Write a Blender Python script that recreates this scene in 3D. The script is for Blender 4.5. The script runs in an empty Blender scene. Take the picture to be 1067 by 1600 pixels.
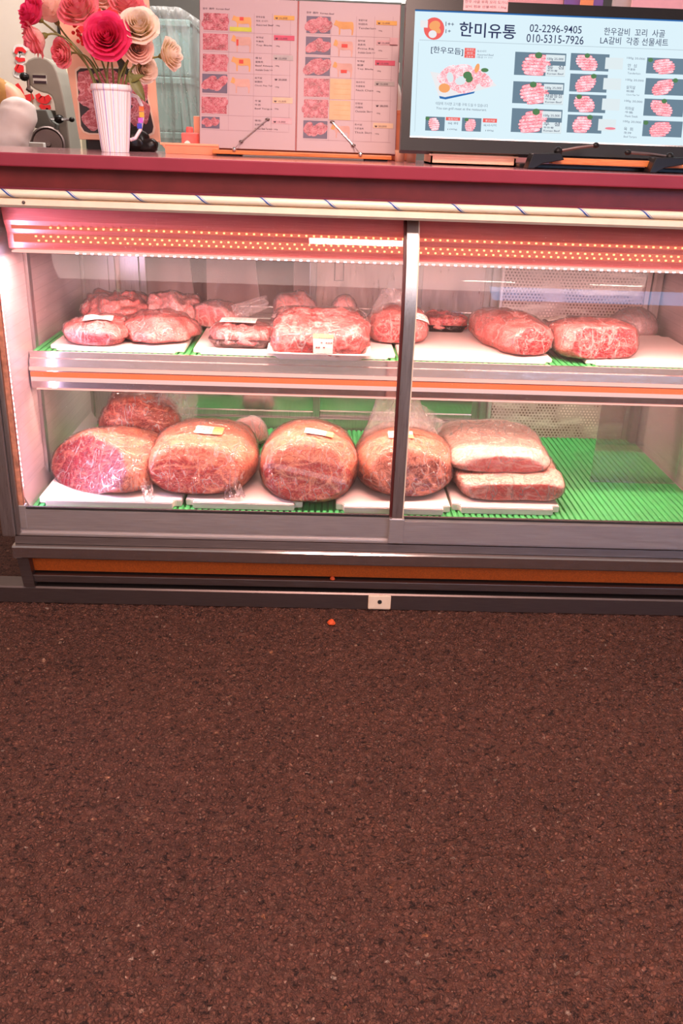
import bpy, bmesh, math, random
from mathutils import Vector, Matrix, noise
random.seed(7)
S = bpy.context.scene
COL = S.collection
R = math.radians
# ------------------------------------------------------------------ camera
F_PX = 1374.66
TH, PS, RO = R(22.9588), R(1.74546), R(2.03936)
CAM = Vector((0, -2.15, 1.2033))
fw = Vector((math.sin(PS)*math.cos(TH), math.cos(PS)*math.cos(TH), -math.sin(TH)))
r0 = Vector((math.cos(PS), -math.sin(PS), 0)); u0 = r0.cross(fw)
RX = r0*math.cos(RO)+u0*math.sin(RO); UX = -r0*math.sin(RO)+u0*math.cos(RO)
cd = bpy.data.cameras.new('camera'); cam = bpy.data.objects.new('camera', cd); COL.objects.link(cam)
cd.sensor_fit = 'VERTICAL'; cd.sensor_height = 36; cd.lens = F_PX/1600*36; cd.clip_start = .05
m3 = Matrix((RX, UX, -fw)).transposed()
cam.matrix_world = Matrix.Translation(CAM) @ m3.to_4x4()
S.camera = cam
def at(px, py, Y):                      # the place at depth Y seen along a sight line
    d = fw+RX*((px-533.5)/F_PX)-UX*((py-800)/F_PX)
    return CAM+d*((Y-CAM.y)/d.y)
# ------------------------------------------------------------------ light and exposure
S.view_settings.view_transform = 'Standard'; S.view_settings.look = 'None'
S.view_settings.gamma = 1; S.view_settings.use_curve_mapping = False
S.view_settings.exposure = 0.0
try:
    S.cycles.transparent_max_bounces = 32; S.cycles.max_bounces = 14; S.cycles.glossy_bounces = 6
    S.cycles.caustics_reflective = False; S.cycles.caustics_refractive = False
    S.cycles.sample_clamp_indirect = 4.0
except Exception: pass
W = bpy.data.worlds.new('world'); S.world = W; W.use_nodes = True
W.node_tree.nodes['Background'].inputs[0].default_value = (1.0, .80, .74, 1)
W.node_tree.nodes['Background'].inputs[1].default_value = .46
def area(name, loc, rot, sx, sy, power, color):
    l = bpy.data.lights.new(name, 'AREA'); l.shape = 'RECTANGLE'; l.size = sx; l.size_y = sy
    l.energy = power; l.color = color
    o = bpy.data.objects.new(name, l); COL.objects.link(o); o.location = loc; o.rotation_euler = rot
    return o
PINK = (1, .51, .45)
area('canopy_led_light', (.16, .100, .917), (R(-2), 0, 0), 1.82, .03, 28, PINK)
area('canopy_led_back_light', (.16, .125, .985), (R(48), 0, 0), 1.82, .05, 19, PINK)
area('shelf_led_light', (.16, .222, .550), (R(10), 0, 0), 1.82, .04, 14, (1, .56, .44))
area('added_rear_fill', (.16, .692, .622), (R(12), 0, 0), 1.8, .02, 7, (1, .80, .68))  # added fill for the back of the lower deck
area('stile_led_light', (-.772, .035, .63), (0, R(-90), 0), .62, .015, 5.5, (.76, .62, 1))
area('aisle_lamp_light', (.15, -1.15, 2.25), (R(10), 0, 0), .42, .25, 40, (1, .66, .56))
area('added_front_fill', (.2, -3.7, 2.3), (R(62), 0, 0), 4.0, 1.2, 70, (1, .74, .68))  # added broad soft fill from behind the camera
area('shop_lamp_light', (-.7, 1.55, 2.62), (0, 0, 0), 1.2, .12, 34, (1, .93, .86))
area('shop_lamp_light', (.6, 1.35, 2.62), (0, 0, 0), 1.2, .12, 26, (1, .86, .82))
# ------------------------------------------------------------------ material helpers
class N:
    def __init__(s, name):
        s.m = bpy.data.materials.new(name); s.m.use_nodes = True
        s.t = s.m.node_tree; s.n = s.t.nodes; s.l = s.t.links
        s.b = s.n['Principled BSDF']; s.out = s.n['Material Output']
    def a(s, kind, **k):
        nd = s.n.new('ShaderNode'+kind)
        for q, v in k.items():
            setattr(nd, q, v)
        return nd
    def link(s, o, i): s.l.new(o, i)
    def coord(s, which='Object', scale=None):
        c = s.a('TexCoord').outputs[which]
        if scale is None: return c
        mp = s.a('Mapping'); mp.inputs['Scale'].default_value = scale
        s.link(c, mp.inputs[0]); return mp.outputs[0]
    def noise(s, vec, scale, detail=4, rough=.55, dist=0):
        t = s.a('TexNoise'); s.link(vec, t.inputs['Vector'])
        t.inputs['Scale'].default_value = scale; t.inputs['Detail'].default_value = detail
        t.inputs['Roughness'].default_value = rough; t.inputs['Distortion'].default_value = dist
        return t.outputs['Fac']
    def voro(s, vec, scale, feature='F1', rnd=1):
        t = s.a('TexVoronoi'); t.feature = feature; s.link(vec, t.inputs['Vector'])
        t.inputs['Scale'].default_value = scale; t.inputs['Randomness'].default_value = rnd
        return t
    def ramp(s, fac, stops, interp='LINEAR'):
        r = s.a('ValToRGB'); r.color_ramp.interpolation = interp
        e = r.color_ramp.elements
        while len(e) < len(stops): e.new(.5)
        for q, (p, c) in zip(e, stops):
            q.position = p
            q.color = (c, c, c, 1) if isinstance(c, (int, float)) else (*c, 1)
        s.link(fac, r.inputs[0]); return r.outputs[0]
    def mix(s, fac, c1, c2, blend='MIX'):
        x = s.a('MixRGB', blend_type=blend)
        for i, v in enumerate((fac, c1, c2)):
            if isinstance(v, (int, float)): x.inputs[i].default_value = v if i == 0 else (v, v, v, 1)
            elif isinstance(v, tuple): x.inputs[i].default_value = (*v, 1)
            else: s.link(v, x.inputs[i])
        return x.outputs[0]
    def math(s, op, a, b=None, clamp=False):
        x = s.a('Math', operation=op, use_clamp=clamp)
        for i, v in enumerate((a, b)):
            if v is None: continue
            if isinstance(v, (int, float)): x.inputs[i].default_value = v
            else: s.link(v, x.inputs[i])
        return x.outputs[0]
    def bump(s, h, strength=.3, dist=.002):
        b = s.a('Bump'); b.inputs['Strength'].default_value = strength; b.inputs['Distance'].default_value = dist
        s.link(h, b.inputs['Height']); return b.outputs[0]
    def set(s, **k):
        for q, v in k.items():
            i = s.b.inputs[q.replace('_', ' ')]
            if isinstance(v, (int, float)): i.default_value = v
            elif isinstance(v, tuple): i.default_value = (*v, 1) if len(i.default_value) == 4 else v
            else: s.link(v, i)
        return s
def srgb(r, g, b):
    f = lambda c: (c/255/12.92 if c/255 <= .04045 else ((c/255+.055)/1.055)**2.4)
    return (f(r), f(g), f(b))
def plain(name, c, rough=.5, metal=0.0, var=.12, scale=30, bump=0, spec=None):
    n = N(name); v = n.noise(n.coord(), scale)
    d = tuple(x*(1-var) for x in c); e = tuple(min(1, x*(1+var)) for x in c)
    n.set(Base_Color=n.ramp(v, [(.3, d), (.7, e)]), Roughness=rough, Metallic=metal)
    if bump: n.set(Normal=n.bump(v, bump, .002))
    if spec is not None: n.set(Specular_IOR_Level=spec)
    return n.m
def glow(name, c, st, sample=False):
    n = N(name); e = n.a('Emission'); e.inputs[0].default_value = (*c, 1); e.inputs[1].default_value = st
    n.link(e.outputs[0], n.out.inputs[0])
    if not sample: n.m.cycles.emission_sampling = 'NONE'
    return n.m
def steel(name, c, rough, grain=(1, 60, 60), streak=.35):
    n = N(name); g = n.noise(n.coord('Object', grain), 18, 5)
    n.set(Base_Color=n.ramp(g, [(.25, tuple(x*(1-streak) for x in c)), (.75, c)]), Metallic=.92,
          Roughness=n.ramp(g, [(.2, rough*.8), (.8, min(1, rough*1.3))]))
    return n.m
def film(name, white, gloss_rough=.12, bump=.5, scale=45, tint=(.99, .97, .97), ior=1.45, line=.25, haze=(.95, .9, .88)):
    n = N(name); co = n.coord()
    w = n.noise(co, scale, 4, .55, 1.4); w2 = n.noise(n.coord('Object', (1.6, 1, .7)), scale*.45, 3, .5, 1.0)
    rid = n.ramp(n.math('ABSOLUTE', n.math('SUBTRACT', w, .5)), [(0, 1.0), (.026, 0.0)])
    rid2 = n.ramp(n.math('ABSOLUTE', n.math('SUBTRACT', w2, .5)), [(0, 1.0), (.022, 0.0)])
    h = n.math('MAXIMUM', n.math('MULTIPLY', rid, .5), rid2)
    nb = n.bump(n.mix(.5, h, w2), bump, .008)
    tr = n.a('BsdfTransparent'); tr.inputs[0].default_value = (*tint, 1)
    gl = n.a('BsdfGlossy'); gl.inputs['Roughness'].default_value = gloss_rough; n.link(nb, gl.inputs['Normal'])
    fr = n.a('Fresnel'); fr.inputs['IOR'].default_value = ior; n.link(nb, fr.inputs['Normal'])
    m1 = n.a('MixShader'); n.link(n.math('MULTIPLY', fr.outputs[0], .7), m1.inputs[0]); n.link(tr.outputs[0], m1.inputs[1]); n.link(gl.outputs[0], m1.inputs[2])
    df = n.a('BsdfTranslucent'); df.inputs[0].default_value = (*haze, 1)
    d2 = n.a('BsdfDiffuse'); d2.inputs[0].default_value = (*haze, 1)
    dm = n.a('MixShader'); n.link(df.outputs[0], dm.inputs[1]); n.link(d2.outputs[0], dm.inputs[2])
    m2 = n.a('MixShader'); f = n.math('ADD', n.math('MULTIPLY', h, line), white*.6, True)  # thin wrinkle lines are whitened, painting highlights into the film
    n.link(f, m2.inputs[0]); n.link(m1.outputs[0], m2.inputs[1]); n.link(dm.outputs[0], m2.inputs[2])
    n.link(m2.outputs[0], n.out.inputs[0]); return n.m
def meat(name, lean, dark, fat, scale=14, fatamt=.5, rough=.40, lean_scale=1.0):
    """fat-cap skin where 'lean' is 0, cut muscle with seams of fat where it is 1"""
    n = N(name); co = n.coord()
    at_ = n.a('Attribute'); at_.attribute_name = 'lean'; lf = at_.outputs['Fac']
    def ridge(vec, sc, w, det=3, dist=.8):
        v = n.noise(vec, sc, det, .5, dist)
        return n.ramp(n.math('ABSOLUTE', n.math('SUBTRACT', v, .5)), [(0, 1.0), (w, 0.0)]), v
    seam, _ = ridge(n.coord('Object', (1, 1, 1.5)), scale*.8, .045)
    vein, _ = ridge(n.coord('Object', (1, 1, 1.8)), scale*2.6, .05, 4, 1.2)
    fib = n.noise(n.coord('Object', (1, 1, 3)), scale*5, 5, .6, 1.5)
    big = n.noise(co, scale*.9, 5, .6, .6)
    mus = n.mix(n.ramp(fib, [(.35, 0.0), (.65, 1.0)]), dark, lean)
    mus = n.mix(n.math('MULTIPLY', seam, .9*lean_scale), mus, fat)
    mus = n.mix(n.math('MULTIPLY', vein, .55*lean_scale), mus, fat)
    red = tuple(.5*a+.5*b for a, b in zip(lean, fat))
    skin = n.mix(n.ramp(big, [(.60-.45*fatamt, 0.0), (.82-.45*fatamt, 1.0)]), red, fat)
    crease, cv = ridge(co, scale*2.6, .045, 5, 1.8)
    skin = n.mix(n.math('MULTIPLY', crease, .8), skin, tuple(.75*a+.25*b for a, b in zip(lean, dark)))
    c = n.mix(lf, skin, mus)
    n.set(Base_Color=c, Roughness=rough, Normal=n.bump(n.mix(.6, fib, cv), .7, .006),
          Subsurface_Weight=.08, Subsurface_Radius=(.01, .003, .002), Subsurface_Scale=.3)
    return n.m
def photo(name, emit=0.0, bg=(.14, .12, .16)):
    """printed or displayed picture of sliced beef"""
    n = N(name); co = n.coord()
    w = n.noise(co, 70, 4); cv = n.mix(.04, co, n.a('TexNoise').outputs['Color'])
    st = n.voro(cv, 95, 'DISTANCE_TO_EDGE').outputs['Distance']
    c = n.ramp(w, [(.30, srgb(150, 40, 60)), (.5, srgb(215, 85, 105)), (.68, srgb(245, 165, 175))])
    c = n.mix(n.ramp(st, [(0, .8), (.09, 0.0)]), c, srgb(250, 205, 205))
    n.set(Base_Color=n.mix(1.0, c, (.62, .52, .54), 'MULTIPLY'), Roughness=.45)
    if emit:
        n.set(Base_Color=(.02, .02, .02), Emission_Color=n.mix(.25, c, (1, .8, .85)), Emission_Strength=emit)
        n.m.cycles.emission_sampling = 'NONE'
    return n.m
# ------------------------------------------------------------------ materials
M = {}
def asphalt():
    n = N('brown asphalt'); co = n.coord()
    wn = n.a('TexNoise'); n.link(co, wn.inputs['Vector']); wn.inputs['Scale'].default_value = 120; wn.inputs['Detail'].default_value = 3
    cv = n.mix(.012, co, wn.outputs['Color'])
    v1 = n.voro(cv, 130); v2 = n.voro(cv, 260); v3 = n.voro(cv, 60)
    def rnd(v):
        q = n.a('SeparateColor'); n.link(v.outputs['Color'], q.inputs[0]); return q.outputs
    a, b_, c_ = rnd(v1), rnd(v2), rnd(v3)
    base = n.ramp(n.noise(co, 2.2, 6, .6), [(.3, (.215, .078, .053)), (.7, (.285, .106, .070))])
    base = n.mix(n.ramp(a[0], [(.1, 0.0), (.95, .55)]), base, (.125, .055, .043))
    base = n.mix(n.ramp(a[1], [(.72, 0.0), (1, .42)]), base, (.30, .145, .10))
    base = n.mix(n.math('MULTIPLY', n.ramp(b_[2], [(.955, 0.0), (.97, .7)]), n.ramp(v2.outputs['Distance'], [(.25, 1.0), (.45, 0.0)])), base, (.62, .38, .28))
    stone = n.math('MULTIPLY', n.ramp(c_[0], [(.925, 0.0), (.929, 1.0)]), n.ramp(v3.outputs['Distance'], [(.20, 1.0), (.30, 0.0)]))
    base = n.mix(stone, base, n.mix(c_[1], (.55, .20, .09), (.60, .42, .33)))
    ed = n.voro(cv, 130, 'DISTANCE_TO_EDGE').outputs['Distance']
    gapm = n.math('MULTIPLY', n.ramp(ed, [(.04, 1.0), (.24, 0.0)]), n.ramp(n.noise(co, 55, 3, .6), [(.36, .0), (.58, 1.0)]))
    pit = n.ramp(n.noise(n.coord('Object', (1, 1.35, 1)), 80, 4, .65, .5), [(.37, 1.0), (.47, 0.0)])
    base = n.mix(n.math('MULTIPLY', n.math('MAXIMUM', n.math('MULTIPLY', gapm, .6), pit), .85), base, (.020, .010, .009))  # dark bitumen gaps and pits, deepened to paint shade between grains
    h = n.math('ADD', n.math('MULTIPLY', n.ramp(ed, [(0, 0.0), (.30, 1.0)]), 1.0), n.math('MULTIPLY', n.noise(co, 60, 3, .6), 1.2))
    h = n.math('ADD', h, n.math('MULTIPLY', n.noise(co, 300, 4, .7), .45))
    n.set(Base_Color=base, Roughness=.8, Specular_IOR_Level=.3, Normal=n.bump(h, .9, .008)); return n.m
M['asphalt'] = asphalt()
M['steel'] = steel('brushed stainless steel', (.74, .66, .65), .46, streak=.2)
M['steel_v'] = steel('brushed steel stile', (.60, .55, .54), .30, (60, 60, 1))
M['steel_pol'] = steel('polished steel rail', (.56, .49, .48), .12, (1, 40, 40), .25)
M['steel_dark'] = steel('dirty dark steel', (.24, .18, .17), .40)
M['chrome'] = steel('chrome', (.8, .76, .76), .12)
M['mirror'] = steel('mirror sheet steel', (.78, .70, .68), .10, (1, 8, 8), .12)
M['gap'] = plain('dark seam', (.02, .015, .015), .7)
M['orange'] = plain('orange fibre panel', srgb(178, 78, 12), .55, 0, .25, 300, .3)
M['laminate'] = plain('dusty red laminate', srgb(146, 50, 66), .17, 0, .06, 12)
M['maroon'] = plain('dark red board', srgb(150, 44, 42), .38, 0, .15, 20)
M['cream'] = plain('cream painted channel', srgb(250, 222, 196), .45, 0, .05)
M['pvc'] = plain('cream plastic pipe', srgb(255, 240, 212), .35, 0, .04)
M['blue'] = plain('blue stripe print', srgb(40, 84, 165), .4)
M['white'] = plain('white print', srgb(240, 236, 230), .5, 0, .03)
M['seal'] = plain('stained sealing strip', srgb(205, 132, 105), .6, 0, .35, 55, .4)
M['board'] = plain('white cutting board', srgb(232, 216, 208), .42, 0, .03, 14)
M['green'] = plain('green rubber mat', srgb(62, 168, 90), .45, 0, .10, 20, .1)
M['black'] = plain('black plastic', (.010, .008, .008), .32, spec=.25)
M['label'] = plain('paper label', srgb(245, 236, 224), .6, 0, .04, 50)
M['label_ink'] = plain('label ink', srgb(150, 105, 100), .7)
M['label_orange'] = plain('orange label band', srgb(250, 190, 110), .6)
M['wood'] = None
def wood(name, c1, c2, scale=(3, 40, 40)):
    n = N(name); g = n.noise(n.coord('Object', scale), 7, 5, .6, .8)
    n.set(Base_Color=n.ramp(g, [(.3, c1), (.7, c2)]), Roughness=.4); return n.m
M['wood'] = wood('orange brown wood', srgb(190, 98, 40), srgb(228, 140, 72))
def glass():
    n = N('display glass'); co = n.coord()
    tr = n.a('BsdfTransparent'); tr.inputs[0].default_value = (.985, .985, .98, 1)
    gl = n.a('BsdfGlossy'); gl.inputs['Roughness'].default_value = .02
    fr = n.a('Fresnel'); fr.inputs['IOR'].default_value = 1.4
    m1 = n.a('MixShader'); n.link(fr.outputs[0], m1.inputs[0]); n.link(tr.outputs[0], m1.inputs[1]); n.link(gl.outputs[0], m1.inputs[2])
    df = n.a('BsdfDiffuse'); df.inputs[0].default_value = (.9, .82, .8, 1)
    tl = n.a('BsdfTranslucent'); tl.inputs[0].default_value = (.9, .82, .8, 1)
    dm = n.a('MixShader'); n.link(df.outputs[0], dm.inputs[1]); n.link(tl.outputs[0], dm.inputs[2])
    sm = n.noise(n.coord('Object', (5, 1, 1)), 3, 5, .65, .5)
    m2 = n.a('MixShader'); n.link(n.ramp(sm, [(.35, .006), (.75, .032)]), m2.inputs[0])
    n.link(m1.outputs[0], m2.inputs[1]); n.link(dm.outputs[0], m2.inputs[2]); n.link(m2.outputs[0], n.out.inputs[0]); return n.m
M['glass'] = glass()
M['acrylic'] = film('clear acrylic', .10, .05, .02, 3, line=0)
M['film'] = film('cling film', .02, .09, .9, 26, ior=1.45, line=.42, haze=(1, .90, .84))
M['bag'] = film('cloudy plastic bag', .28, .16, .6, 16, ior=1.5, line=.16)
M['sheet'] = film('dusty plastic sheeting', .40, .25, .3, 4, (.86, .95, .94), line=.12)
M['led'] = glow('led diode', (1, .50, .20), 2.6)
M['led_w'] = glow('white led diode', (.95, .80, 1), 14)
M['led_edge'] = glow('glowing acrylic edge', (1, .42, .36), 1.6)
M['led_band'] = glow('orange led lens', (1, .16, .06), 1.5)
M['led_pale'] = glow('pale led lens', (1, .60, .56), 1.1); M['strip'] = glow('strip with painted red halo', (1, .20, .13), .9)  # strip base emits red in place of the halo round the diodes
M['housing'] = None
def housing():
    n = N('led housing with painted red glow'); g = n.noise(n.coord('Object', (1, 50, 50)), 14, 4)
    n.set(Base_Color=n.ramp(g, [(.3, (.72, .13, .12)), (.7, (.85, .22, .19))]), Metallic=.3, Roughness=.28); return n.m  # red glow reflected in the polished metal is put into the colour
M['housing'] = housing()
def sidewall():
    n = N('ribbed side lining'); co = n.coord()
    sp = n.a('SeparateXYZ'); n.link(co, sp.inputs[0])
    fr = n.math('FRACT', n.math('MULTIPLY', sp.outputs[2], 34.0))
    ln = n.ramp(fr, [(0, .78), (.05, 1.0), (.96, 1.0), (1, .78)])
    g = n.noise(n.coord('Object', (4, 1, 8)), 5, 5)
    c = n.mix(1.0, n.ramp(g, [(.3, (.56, .45, .46)), (.7, (.66, .54, .55))]), ln, 'MULTIPLY')
    n.set(Base_Color=c, Metallic=.35, Roughness=.32); return n.m
M['side'] = sidewall()
def perf():
    n = N('perforated frosted sheet'); co = n.coord()
    sp = n.a('SeparateXYZ'); n.link(co, sp.inputs[0])
    def dots(off):
        x = n.math('FRACT', n.math('ADD', n.math('MULTIPLY', sp.outputs[0], 88.0), off))
        z = n.math('FRACT', n.math('ADD', n.math('MULTIPLY', sp.outputs[2], 88.0*.58), off))
        a = n.math('POWER', n.math('SUBTRACT', x, .5), 2.0); b = n.math('MULTIPLY', n.math('POWER', n.math('SUBTRACT', z, .5), 2.0), 2.9)
        return n.ramp(n.math('ADD', a, b), [(.045, 1.0), (.075, 0.0)])
    d = n.math('MAXIMUM', dots(0.0), dots(.5))
    fro = n.noise(n.coord('Object', (2, 2, 11)), 2.2, 4, .6, .4)
    frost = n.ramp(fro, [(.50, 0.0), (.66, .85)])
    hole = n.mix(n.ramp(n.noise(co, 7, 3), [(.52, 0.0), (.68, 1.0)]), (.12, .045, .04), (.95, .75, .72))
    base = n.mix(d, (.55, .40, .38), hole)
    c = n.mix(frost, base, (.86, .74, .70))
    n.set(Base_Color=c, Roughness=.42, Metallic=.25); return n.m
M['perf'] = perf()
FAT = srgb(248, 205, 185)
M['meat_fresh'] = meat('bright fresh beef', srgb(206, 50, 56), srgb(140, 24, 34), srgb(244, 164, 154), 19, .42)
M['meat_pale'] = meat('pale pink meat', srgb(228, 104, 100), srgb(190, 66, 68), srgb(246, 190, 182), 16, .5)
M['meat_cap'] = meat('beef with fat cap', srgb(202, 56, 50), srgb(142, 32, 32), srgb(244, 158, 122), 13, .66)
M['meat_purple'] = meat('dark cut beef', srgb(160, 34, 50), srgb(104, 14, 32), srgb(244, 158, 126), 14, .66, .35, .4)
M['meat_brown'] = meat('brownish bagged beef', srgb(176, 66, 54), srgb(110, 38, 32), srgb(222, 138, 112), 20, .25)
M['meat_dark'] = meat('dark fronted beef', srgb(150, 64, 52), srgb(104, 42, 36), srgb(242, 154, 122), 14, .62)
M['pork'] = meat('layered pork belly', srgb(236, 112, 98), srgb(214, 84, 76), srgb(250, 202, 182), 10, .80, .4, .8)
M['grey'] = meat('greyish bagged meat', srgb(150, 100, 100), srgb(90, 55, 58), srgb(190, 150, 150), 18, .5)
# ------------------------------------------------------------------ mesh helpers
class B:
    def __init__(s): s.bm = bmesh.new()
    def box(s, x0, x1, y0, y1, z0, z1, bev=0.0, seg=2):
        t = bmesh.new(); bmesh.ops.create_cube(t, size=1)
        for v in t.verts:
            v.co = Vector((x0+(v.co.x+.5)*(x1-x0), y0+(v.co.y+.5)*(y1-y0), z0+(v.co.z+.5)*(z1-z0)))
        if bev: bmesh.ops.bevel(t, geom=list(t.edges), offset=bev, segments=seg, profile=.6, affect='EDGES')
        s.add(t); return s
    def add(s, t, mat=None):
        me = bpy.data.meshes.new('tmp'); t.to_mesh(me); t.free()
        if mat: me.transform(mat)
        s.bm.from_mesh(me); bpy.data.meshes.remove(me)
    def prism(s, pts, vec, bev=0.0):
        t = bmesh.new(); vs = [t.verts.new(p) for p in pts]; f = t.faces.new(vs)
        r = bmesh.ops.extrude_face_region(t, geom=[f])
        for v in r['geom']:
            if isinstance(v, bmesh.types.BMVert): v.co += Vector(vec)
        bmesh.ops.recalc_face_normals(t, faces=t.faces)
        if bev: bmesh.ops.bevel(t, geom=list(t.edges), offset=bev, segments=2, profile=.6, affect='EDGES')
        s.add(t); return s
    def profile_x(s, yz, x0, x1): return s.prism([(x0, y, z) for y, z in yz], (x1-x0, 0, 0))
    def tube(s, pts, r, seg=10, cap=True, flat=1.0):
        pts = [Vector(p) for p in pts]; rs = r if isinstance(r, (list, tuple)) else [r]*len(pts)
        up = None; rings = []
        for i, p in enumerate(pts):
            d = (pts[min(i+1, len(pts)-1)]-pts[max(i-1, 0)]).normalized()
            if up is None:
                up = Vector((0, 0, 1)) if abs(d.z) < .9 else Vector((1, 0, 0))
            a = d.cross(up).normalized(); b = a.cross(d).normalized(); up = b
            rings.append([s.bm.verts.new(p+(a*math.cos(q*2*math.pi/seg)+b*math.sin(q*2*math.pi/seg)*flat)*rs[i]) for q in range(seg)])
        for a, b in zip(rings, rings[1:]):
            for q in range(seg): s.bm.faces.new((a[q], a[(q+1) % seg], b[(q+1) % seg], b[q]))
        if cap:
            s.bm.faces.new(rings[0][::-1]); s.bm.faces.new(rings[-1])
        return s
    def lathe(s, prof, c=(0, 0, 0), seg=32, cap=True, axis=None):
        c = Vector(c); rot = Vector((0, 0, 1)).rotation_difference(Vector(axis)) if axis else None
        rings = []
        for r, z in prof:
            ring = []
            for q in range(seg):
                p = Vector((r*math.cos(q*2*math.pi/seg), r*math.sin(q*2*math.pi/seg), z))
                if rot: p = rot @ p
                ring.append(s.bm.verts.new(c+p))
            rings.append(ring)
        for a, b in zip(rings, rings[1:]):
            for q in range(seg): s.bm.faces.new((a[q], a[(q+1) % seg], b[(q+1) % seg], b[q]))
        if cap: s.bm.faces.new(rings[0][::-1]); s.bm.faces.new(rings[-1])
        return s
    def ball(s, c, r, sub=2, sq=(1, 1, 1)):
        t = bmesh.new(); bmesh.ops.create_icosphere(t, subdivisions=sub, radius=1)
        for v in t.verts: v.co = Vector(c)+Vector((v.co.x*r*sq[0], v.co.y*r*sq[1], v.co.z*r*sq[2]))
        s.add(t); return s
    def grid(s, fn, nu, nv, closed_u=False):
        g = [[s.bm.verts.new(fn(i/(nu if closed_u else nu-1), j/(nv-1))) for i in range(nu)] for j in range(nv)]
        for j in range(nv-1):
            for i in range(nu if closed_u else nu-1):
                i2 = (i+1) % nu
                s.bm.faces.new((g[j][i], g[j][i2], g[j+1][i2], g[j+1][i]))
        return s
    def quad(s, *p): s.bm.faces.new([s.bm.verts.new(q) for q in p]); return s
    def build(s, name, mat, parent=None, smooth=False, origin=None, weld=False):
        bm = s.bm
        if weld: bmesh.ops.remove_doubles(bm, verts=bm.verts, dist=1e-5)
        bmesh.ops.recalc_face_normals(bm, faces=bm.faces)
        o = link(name, bm, mat, parent, smooth, origin); return o
def root_of(p):
    while p.parent: p = p.parent
    return p
def link(name, bm, mat, parent=None, smooth=False, origin=None):
    me = bpy.data.meshes.new(name)
    if parent: org = root_of(parent).location.copy()
    elif origin is not None: org = Vector(origin)
    else:
        xs = [v.co.x for v in bm.verts]; ys = [v.co.y for v in bm.verts]; zs = [v.co.z for v in bm.verts]
        org = Vector(((min(xs)+max(xs))/2, (min(ys)+max(ys))/2, min(zs)))
    bmesh.ops.translate(bm, verts=bm.verts, vec=-org)
    bm.to_mesh(me); bm.free()
    for p in me.polygons: p.use_smooth = smooth
    me.materials.append(M[mat] if isinstance(mat, str) else mat)
    o = bpy.data.objects.new(name, me); COL.objects.link(o)
    if parent: o.parent = parent
    else: o.location = org
    return o
def tag(o, label, cat, group=None, kind=None):
    o['label'] = label; o['category'] = cat
    if group: o['group'] = group
    if kind: o['kind'] = kind
    return o
def thing(name, label, cat, loc, group=None):
    o = bpy.data.objects.new(name, None); o.empty_display_size = .05; COL.objects.link(o); o.location = loc
    return tag(o, label, cat, group)
def struct(o): o['kind'] = 'structure'; return o
def smooth_angle(o, deg=40):
    for p in o.data.polygons: p.use_smooth = True
    o.data.set_sharp_from_angle(angle=R(deg)); return o
# lettering
TXT = {}
def text_mesh(body, bold=0.0):
    key = (body, bold)
    if key in TXT: return TXT[key]
    c = bpy.data.curves.new('t', 'FONT'); c.body = body; c.size = 1; c.offset = bold; c.resolution_u = 3
    o = bpy.data.objects.new('t', c); COL.objects.link(o)
    dg = bpy.context.evaluated_depsgraph_get(); me = bpy.data.meshes.new_from_object(o.evaluated_get(dg))
    bpy.data.objects.remove(o); bpy.data.curves.remove(c)
    xs = [v.co.x for v in me.vertices] or [0, 1]; ys = [v.co.y for v in me.vertices] or [0, 1]
    TXT[key] = (me, min(xs), max(xs), min(ys), max(ys)); return TXT[key]
class Frame:
    """flat face of a leaning thing: o = lower left, ex along, ey up the face, n outward"""
    def __init__(s, o, ex, ey):
        s.o = Vector(o); s.ex = Vector(ex).normalized(); s.ey = Vector(ey).normalized(); s.n = s.ex.cross(s.ey).normalized()
    def p(s, u, v, w=0.0): return s.o+s.ex*u+s.ey*v+s.n*w
    def uv(s, px, py):
        d = fw+RX*((px-533.5)/F_PX)-UX*((py-800)/F_PX)
        t = (s.o-CAM).dot(s.n)/d.dot(s.n); q = CAM+d*t-s.o
        return q.dot(s.ex), q.dot(s.ey)
    def slab(s, b, u0, v0, u1, v1, w0, w1, bev=0.0):
        return b.prism([s.p(u0, v0, w0), s.p(u1, v0, w0), s.p(u1, v1, w0), s.p(u0, v1, w0)], s.n*(w1-w0), bev)
    def hline(s, b, x0, x1, y, wd, w0, w1):
        (u0, v0), (u1, v1) = s.uv(x0, y), s.uv(x1, y+(x1-x0)*.034); s.slab(b, u0, v0, u1, v0+wd, w0, w1)
    def vline(s, b, x, y0, y1, wd, w0, w1):
        (u0, v0), (u1, v1) = s.uv(x, y0), s.uv(x, y1); s.slab(b, u0, v1, u0+wd, v0, w0, w1)
    def poly(s, b, uvs, w0, w1): return b.prism([s.p(u, v, w0) for u, v in uvs], s.n*(w1-w0))
    def rect_px(s, b, a, c, w0, w1):
        (u0, v0), (u1, v1) = s.uv(*a), s.uv(*c)
        return s.slab(b, min(u0, u1), min(v0, v1), max(u0, u1), max(v0, v1), w0, w1)
    def text(s, b, body, u0, v0, u1, v1=None, w=.001, bold=0.0, h=None):
        """fit the body between u0 and u1 on baseline v0 (optional cap height h)"""
        me, x0, x1, y0, y1 = text_mesh(body, bold)
        k = (u1-u0)/(x1-x0); ky = k if h is None else h/(y1-y0)
        dv = 0 if v1 is None else (v1-v0)/(u1-u0)
        ex = s.ex+s.ey*dv
        mt = Matrix((ex*k, s.ey*ky, s.n)).transposed().to_4x4()
        mt.translation = s.p(u0, v0, w)-ex*k*x0-s.ey*ky*y0
        m2 = me.copy(); m2.transform(mt); b.bm.from_mesh(m2); bpy.data.meshes.remove(m2)
    def text_px(s, b, body, a, c, w=.001, bold=0.0, hpx=None):
        (u0, v0), (u1, v1) = s.uv(*a), s.uv(*c)
        h = None
        if hpx: h = s.uv(a[0], a[1]-hpx)[1]-v0
        s.text(b, body, u0, v0, u1, v1, w, bold, h)
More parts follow.
